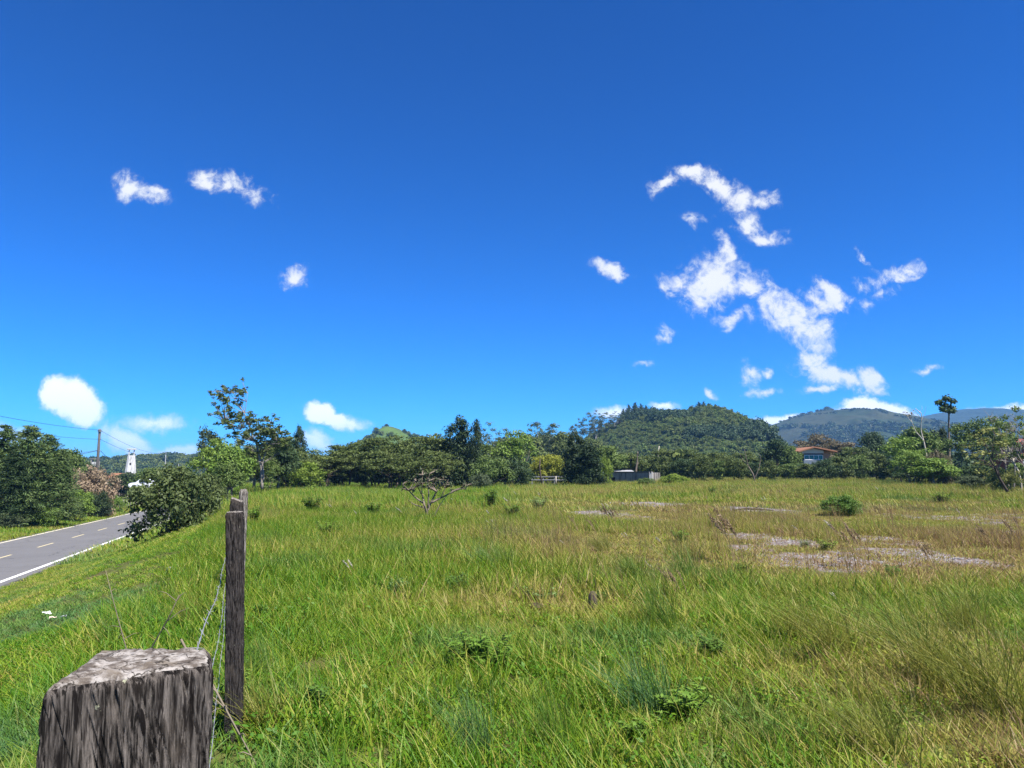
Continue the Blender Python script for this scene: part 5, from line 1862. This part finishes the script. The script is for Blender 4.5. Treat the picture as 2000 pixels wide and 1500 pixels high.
# ------------------------------------------------------------------ weeds, plumes and odds and ends in the field
def weed_mesh(h, w, n_stem, n_leaf, size, asp):
    stems = MB()
    C, NN, A, T = [], [], [], []
    for i in range(n_stem):
        a = random.uniform(0, 6.283); r = random.uniform(.1, 1) * w * .5
        top = Vector((math.cos(a) * r - .08 * h, math.sin(a) * r, h * random.uniform(.6, 1.0)))
        b0 = Vector((math.cos(a) * r * .25, math.sin(a) * r * .25, -.03))
        mid = b0.lerp(top, .5) + Vector((0, 0, .12 * h))
        stems.tube([b0, mid, top], [.006, .005, .002], 4, False)
        for k in range(n_leaf):
            t = random.uniform(.2, 1.0)
            p = b0.lerp(mid, t * 2) if t < .5 else mid.lerp(top, t * 2 - 1)
            aa = random.uniform(0, 6.283)
            d = Vector((math.cos(aa), math.sin(aa), random.uniform(-.2, .6)))
            C.append(p + d * size * .8); A.append(d); NN.append(Vector((random.gauss(0, .35), random.gauss(0, .35), 1)) - d * .25 * 0)
            T.append(random.gauss(.5, .22))
    C, A, NN = (np.array([tuple(q) for q in v]) for v in (C, A, NN))
    V, Q = leaves(C, NN, size * RNG.uniform(.55, 1.25, len(C)), asp, A, .12)
    return stems.mesh('stem', M_WEEDSTEM, True), (V, Q, np.repeat(np.clip(T, 0, 1), 4))


M_WEEDSTEM = plain('green_stem', (.07, .10, .03), .7, .2, .3)
L_WEED = leaf_mat('weed_leaf', (.095, .195, .022), (.210, .320, .050), .40)
L_WEEDDARK = leaf_mat('dark_weed_leaf', (.058, .125, .018), (.130, .220, .036), .35)
L_WEEDPALE = leaf_mat('pale_weed_leaf', (.13, .22, .060), (.26, .36, .13), .38)
WP = [weed_mesh(.55, .6, 44, 26, .036, .30), weed_mesh(.5, .35, 16, 22, .040, .36), weed_mesh(.4, .45, 24, 18, .034, .28), weed_mesh(.35, .4, 20, 15, .032, .42)]


def weed(k, px, py, wpx, mat, label, hs=1.0, group=None, name='leafy_weed', cat='weed'):
    q = hit(px, py) - Vector((0, 0, .04))
    hs *= (.85, .72, .85, .85)[k]
    s0 = 1.15 * wpx / FPX * q.y / (.6, .35, .45, .4)[k]; hs = max(hs, .65) * .95
    e = empty(name, q, random.uniform(0, 6.28), label, cat, group)
    e.scale = (s0, s0, s0 * hs)
    st_, L = WP[k]
    put('stem', st_, e)
    key = (k, mat.name)
    if key not in WC:
        WC[key] = np_mesh('foliage', L[0], L[1], mat, L[2])
    put('foliage', WC[key], e)
    return e


WC = {}
weed(0, 935, 1318, 125, L_WEED, 'biggest leafy green weed clump, in the middle of the near grass', .8)
weed(1, 622, 1400, 60, L_WEEDDARK, 'dark upright weed with broad drooping leaves near the second post', 1.1)
weed(3, 1055, 1180, 60, L_WEEDPALE, 'small pale broad-leaved weed behind the big weed clump', .7)
weed(2, 772, 1170, 60, L_WEEDPALE, 'pale green weed sprig beyond the big weed clump', 1.0)
weed(2, 900, 1160, 70, L_WEEDDARK, 'dark low weed patch beyond the big weed clump', .6)
weed(0, 1395, 1290, 85, L_WEEDDARK, 'dark green weed tangle in the hollow right of the big clump'.replace(' right of', ' next to'), .5)
weed(3, 1330, 1400, 120, L_WEED, 'fresh green weed mat in the near grass towards the tall straw grass', .45)
weed(1, 610, 1005, 36, L_WEEDDARK, 'dark weed behind the rough barked post', 1.0)
weed(2, 640, 1050, 56, L_WEED, 'blue-green weed patch in front of the dark one behind the posts', .8)
weed(1, 497, 1025, 30, L_WEED, 'weed rising beside the rough barked post', 1.2)
weed(1, 960, 992, 32, L_WEEDDARK, 'dark weed behind the leafless field shrub', 1.1)
weed(2, 1050, 1000, 44, L_WEEDPALE, 'pale flowering weed between leafless shrub and gravel', .9)
weed(2, 1000, 1010, 50, L_WEED, 'green weed patch behind the leafless field shrub', .7)
q = hit(1643, 1008)
tree('field_shrub', 'bush2', 1643, 968, 74, q.y, L_WEEDDARK, 'round dark green shrub alone in the far field before the house', 'shrub')
weed(3, 1615, 1075, 40, L_LIME, 'bright lime tuft between the gravel patches', .8)
weed(2, 1575, 1070, 30, L_MID, 'small green sprig at the gravel patch edge', .8)
weed(2, 1443, 1120, 44, L_LIME, 'lime green weed at the foot of the tallest plume grass', .8)
weed(2, 1390, 968, 22, L_WEEDDARK, 'small dark weed far across the field before the hedge', 1.1)
weed(2, 1750, 1130, 50, L_WEEDDARK, 'low brown-green weed below the gravel patches', .6)
weed(2, 1840, 985, 44, L_LIME, 'bright green weed patch far back near the thicket', .7)
weed(1, 512, 1210, 34, L_WEEDDARK, 'dark weed beside the second post', 1.0)
weed(3, 400, 1340, 60, L_WEED, 'leafy vine weed tangled between close post and second post', 1.2)
weed(1, 455, 1400, 60, L_WEED, 'leafy weed climbing the foot of the second post', 1.5)
weed(2, 1330, 1060, 44, L_WEED, 'green weed among reddish grass in mid field', .8)
weed(1, 730, 1010, 30, L_WEED, 'small upright weed in front of the leafless shrub', 1.0)
weed(3, 1250, 1440, 90, L_WEED, 'broad-leaved weed low at the picture bottom', .5)
weed(2, 1180, 1180, 40, L_WEEDDARK, 'dark scrubby weed around the rotten stub', 1.0)

M_STRAW = plain('straw_stalk', (.26, .19, .09), .8, .2, .3, 5.0)
L_PLUME = leaf_mat('tawny_plume', (.15, .10, .05), (.40, .30, .18), .4)
L_WHITEPLUME = leaf_mat('white_plume', (.45, .42, .36), (.70, .66, .60), .4)


def plume_grass(px, py, n, hpx, mat, label, group, spread=.25, lean=.42, plume=.30, thick=1.0):
    q = hit(px, py)
    H = hpx / FPX * q.y
    e = empty('plume_clump' if n > 2 else 'seed_plume', q, 0, label, 'plume grass', group)
    for i in range(n):
        a = random.uniform(0, 6.283); r = random.uniform(0, spread) * H
        h = H * random.uniform(.72, 1.0)
        b0 = Vector((math.cos(a) * r, math.sin(a) * r, -.05))
        ln = lean * random.uniform(.6, 1.35)
        pts = [b0 + Vector((-ln * h * t * t, random.uniform(-.02, .02), h * t)) for t in np.linspace(0, 1, 7)]
        mb = MB(); mb.tube(pts, [(.0075 - .0008 * k) * max(1, H * .8) for k in range(7)], 4, False)
        put('stalk', mb.mesh('stalk', M_STRAW, True), e)
        m_ = int(52 * thick)
        t = RNG.uniform(1 - plume, 1.0, m_)
        idx_ = t * 6
        lo = np.minimum(idx_.astype(int), 5); fr = (idx_ - lo)[:, None]
        PT = np.array([tuple(p_) for p_ in pts])
        Cn = PT[lo] * (1 - fr) + PT[lo + 1] * fr
        Cn = Cn + RNG.normal(size=(m_, 3)) * .009 * H * thick
        V, Q = leaves(Cn, RNG.normal(size=(m_, 3)), .043 * H * RNG.uniform(.6, 1.4, m_), .20, RNG.normal(size=(m_, 3)) * .4 + np.array([-.5, 0, .9]))
        put('plume', np_mesh('plume', V, Q, mat, np.repeat(RNG.uniform(0, 1, m_), 4)), e)


G = 'tawny plume grass among the gravel patches'
for px, py, n, hp, lb in ((1432, 1100, 7, 115, 'tallest tawny plume grass, dark against the pale gravel'), (1205, 1035, 7, 58, 'tawny plume grass before the small gravel patch in mid field'),
                          (1690, 1110, 8, 92, 'tawny plume grass bending in front of the gravel patch with the lime tuft'), (1830, 1118, 6, 66, 'tawny plume grass between two gravel patches near the picture edge'),
                          (1985, 1062, 5, 55, 'tawny plume grass at the picture edge by the widest gravel'), (1935, 1068, 5, 48, 'tawny plume grass leaning over the widest gravel'),
                          (1165, 1050, 4, 42, 'thin plume grass in the reddish grass of mid field'), (1130, 1040, 4, 36, 'short thin plume grass near mid field gravel'), (1330, 1170, 6, 70, 'plume grass rising from fresh green tuft in mid field')):
    plume_grass(px, py, n, hp, L_PLUME, lb, G)
G = 'single whitish seed plumes dotted over the field'
for px, py, hp in ((790, 1012, 18), (965, 1035, 18), (995, 990, 16), (1010, 975, 14), (1155, 1018, 16), (975, 1032, 16), (1278, 1125, 26), (1190, 1000, 18), (1300, 1070, 22), (1640, 1185, 30), (1640, 1050, 30), (955, 1012, 16), (692, 1130, 36),
                   (815, 1250, 20), (1060, 975, 12), (1500, 985, 14), (650, 1000, 14), (1720, 965, 12), (1880, 1010, 16), (1225, 1060, 20), (700, 1015, 16), (888, 985, 12), (1405, 1030, 18), (1560, 1045, 18), (1110, 1078, 20)):
    plume_grass(px, py, 2, hp * 1.35, L_WHITEPLUME, 'single whitish seed plume nodding over the field grass', G, .25, .6, .30, 1.2)

# tall straw grass clumps on the near right, each a plant of its own
TALL = [tuft(200, .5, 1.0, .0056, .20, .58, (-.46, -.05), 5, None, .7) for _ in range(2)] + [tuft(160, .45, .8, .006, .2, .5, (-.4, -.05), 4, None, .6)]


def clump_mat(name, a, b):
    return leaf_mat(name, a, b, .35, .5, .3)


M_TALL = [clump_mat('straw_grass', (.115, .15, .018), (.29, .26, .055)), clump_mat('green_clump_grass', (.055, .135, .016), (.14, .21, .03)), clump_mat('blue_green_clump', (.05, .13, .035), (.11, .19, .05))]
for t_ in list(TALL):
    pass
KC = {}


def clump(k, mi, px, py, hpx, label, group=None, wide=1.0):
    q = hit(px, py)
    s0 = hpx / FPX * q.y / (.85, .85, .6)[k]
    key = (k, mi)
    if key not in KC:
        me = TALL[k].copy(); me.materials.clear(); me.materials.append(M_TALL[mi]); KC[key] = me
    o = put('grass_clump', KC[key], None, q, (0, 0, random.uniform(-.5, .5)), (s0 * wide, s0 * wide, s0))
    tag(o, label, 'grass clump', group)


G = 'long grass clumps bowed by the wind'
for k, mi, px, py, hp, wd, lb in ((0, 0, 1840, 1350, 210, 1.1, 'largest bowed straw grass clump near the picture edge'), (1, 0, 1960, 1400, 230, 1.1, 'bowed straw grass clump cut by the picture edge'),
                                  (1, 1, 1790, 1290, 150, 1.0, 'greener bowed grass clump behind the largest straw clump'), (0, 0, 1640, 1290, 150, 1.1, 'bowed straw grass clump left standing before the gravel'.replace(' left', '')),
                                  (0, 0, 1900, 1240, 120, 1.1, 'straw grass clump below the tawny plumes near the edge'), (1, 0, 1560, 1250, 110, 1.1, 'small bowed straw clump in the middle of the right-hand grass'.replace('right-hand grass', 'reddish grass')),
                                  (2, 1, 1300, 1225, 90, 1.0, 'upright fresh green grass clump in mid field'), (2, 2, 1280, 1400, 110, 1.2, 'blue-green grass clump in the near grass'), (2, 1, 1345, 1130, 66, 1.0, 'green grass clump in front of the tallest plume grass'),
                                  (2, 1, 1240, 1130, 48, 1.2, 'green grass clump among reddish grass'), (1, 0, 1180, 1080, 50, 1.2, 'straw clump beside the reddish grass band'), (2, 2, 950, 1110, 44, 1.2, 'blue-green clump in front of the leafless shrub'),
                                  (2, 1, 990, 1120, 60, 1.0, 'dark green spiky clump in mid field'), (2, 1, 1090, 1460, 110, .8, 'green spiky clump at the picture bottom'), (2, 2, 935, 1480, 120, .8, 'blue-green spiky clump at the picture bottom'),
                                  (1, 0, 1720, 1480, 170, 1.2, 'straw grass clump at the picture bottom'), (2, 1, 510, 1330, 90, .9, 'green clump beside the foot of the second post'), (2, 1, 225, 1260, 60, 1.0, 'green clump next to the charred stump on the verge'),
                                  (0, 0, 380, 1230, 90, .8, 'thin straw clump between the fence and the verge'), (2, 0, 520, 1430, 110, 1.2, 'pale straw clump by the dry twigs')):
    clump(k, mi, px, py, hp, lb, G, wd)

# dry twigs at the second post
M_TWIG = plain('dry_twig', (.17, .14, .10), .9, .1, .35, 9.0)
for lb, pts, r in (('long dry twig slanting across the grass from the second post', [(-1.95, 4.75, .62), (-1.80, 4.6, .50), (-1.62, 4.45, .34), (-1.40, 4.3, .12)], .008),
                   ('forked dry twig caught at the foot of the second post', [(-2.02, 4.7, .70), (-1.92, 4.68, .55), (-1.86, 4.66, .42), (-1.80, 4.62, .18)], .007),
                   ('bent dry twig in the verge grass near the fence', [(-2.6, 5.3, .15), (-2.45, 5.2, .5), (-2.3, 5.15, .75), (-2.22, 5.1, .9)], .006),
                   ('thin bare stalk standing on the verge before the bush', [(-2.9, 6.0, -.1), (-3.0, 6.0, .35), (-3.12, 6.0, .7), (-3.2, 6.0, .95)], .005)):
    mb = MB(); mb.tube(pts, [r, r * .85, r * .65, r * .35], 6)
    P_ = [Vector(q) for q in pts]
    for i in range(7):
        t = random.uniform(.2, .95) * 3
        k = min(2, int(t)); q = P_[k].lerp(P_[k + 1], t - k)
        d = Vector((random.uniform(-1, 1), random.uniform(-.5, .5), random.uniform(-.3, .8))) * .14
        mb.tube([q, q + d * .6, q + d + Vector((0, 0, -.02))], [r * .5, r * .4, r * .15], 4, False)
    o = put('dry_twig', mb.mesh('dry_twig', M_TWIG, True)); tag(o, lb, 'twig', 'dry twigs along the fence')


# stones, stump and litter
def lump(name, px, py, wpx, hpx, mat, label, cat, seed, flat=1.0):
    q = hit(px, py)
    w_, h_ = wpx / FPX * q.y, hpx / FPX * q.y
    bm = []
    nu, nv = 14, 8
    V, F = [], []
    for j in range(nv + 1):
        th = math.pi * j / nv
        for i in range(nu):
            ph = 2 * math.pi * i / nu
            n_ = 1 + .45 * (float(fbm(np.array([i * .6 + seed]), np.array([j * .7 + seed]), 3, seed)[0]) - .5) * math.sin(th)
            V.append((math.sin(th) * math.cos(ph) * w_ / 2 * n_, math.sin(th) * math.sin(ph) * w_ / 2 * n_ * flat, h_ * (.45 + .55 * math.cos(th)) * (.8 + .2 * n_)))
    for j in range(nv):
        for i in range(nu):
            F.append([j * nu + i, (j + 1) * nu + i, (j + 1) * nu + (i + 1) % nu, j * nu + (i + 1) % nu])
    mb = MB(); mb.add(V, F)
    o = put(name, mb.mesh(name, mat, False), loc=q)
    return tag(o, label, cat)


M_STONE = plain('weathered_stone', (.17, .165, .15), .9, .1, .35, 12.0, .4)
lump('field_stone', 331, 1116, 13, 9, M_STONE, 'pale round stone in the grass before the verge bush', 'stone', 3)
lump('marker_stone', 262, 1054, 17, 6, plain('white_stone', (.66, .66, .64), .8, .2, .1), 'flat white stone on the road shoulder beside the verge bush', 'stone', 5)
lump('charred_stump', 186, 1238, 22, 26, M_DARKOPEN, 'small charred black stump on the verge above the close post', 'stump', 8)
lump('rotten_stub', 1158, 1200, 20, 44, M_DARKBARK, 'dark rotten stub standing in mid field grass', 'stump', 9)
lump('earth_clod', 1048, 1190, 34, 12, plain('dark_earth', (.07, .05, .035), .95, .05, .4, 20.0), 'dark clod of earth under the pale broad-leaved weed', 'clod', 12)


def scrap(name, px, py, w, d, label, mat):
    q = hit(px, py)
    V, F = [], []
    for j in range(5):
        for i in range(6):
            V.append(((i / 5 - .5) * w, (j / 4 - .5) * d, .05 + .05 * float(fbm(np.array([i * .9 + px]), np.array([j * .9]), 2, 4)[0])))
    F = [[j * 6 + i, j * 6 + i + 1, (j + 1) * 6 + i + 1, (j + 1) * 6 + i] for j in range(4) for i in range(5)]
    V2 = [(x_, y_, z_ - .004) for x_, y_, z_ in V]
    mb = MB(); mb.add(V, F); mb.add(V2, [f[::-1] for f in F])
    o = put(name, mb.mesh(name, mat), loc=q + Vector((0, 0, .03)), rot=(.2, .1, px))
    return tag(o, label, 'litter')


M_LITTER = plain('white_plastic', (.78, .79, .80), .5, .4, .05)
scrap('plastic_scrap', 89, 1209, .13, .09, 'white plastic scrap lying on the mown verge', M_LITTER)
scrap('paper_scrap', 101, 1220, .09, .07, 'crumpled beige paper scrap beside the white plastic scrap', plain('beige_paper', (.55, .45, .36), .8, .2, .1))
scrap('paper_scrap', 122, 1218, .07, .05, 'tiny pale scrap farthest from the road on the verge', M_LITTER)

q0 = hit(1470, 999)
mb = MB(); mb.tube([q0 + Vector((-.9, 0, .05)), q0 + Vector((-.3, 0, .13)), q0 + Vector((.3, .1, .10)), q0 + Vector((1.0, .1, .05))], [.03, .05, .05, .02], 7)
mb.tube([q0 + Vector((.1, .1, .12)), q0 + Vector((.4, .1, .26))], [.03, .01], 5)
tag(put('fallen_branch', mb.mesh('fallen_branch', M_DARKBARK, True)), 'dark fallen branch on the gravel far across the field', 'branch')

set_haze(1.55e-4)
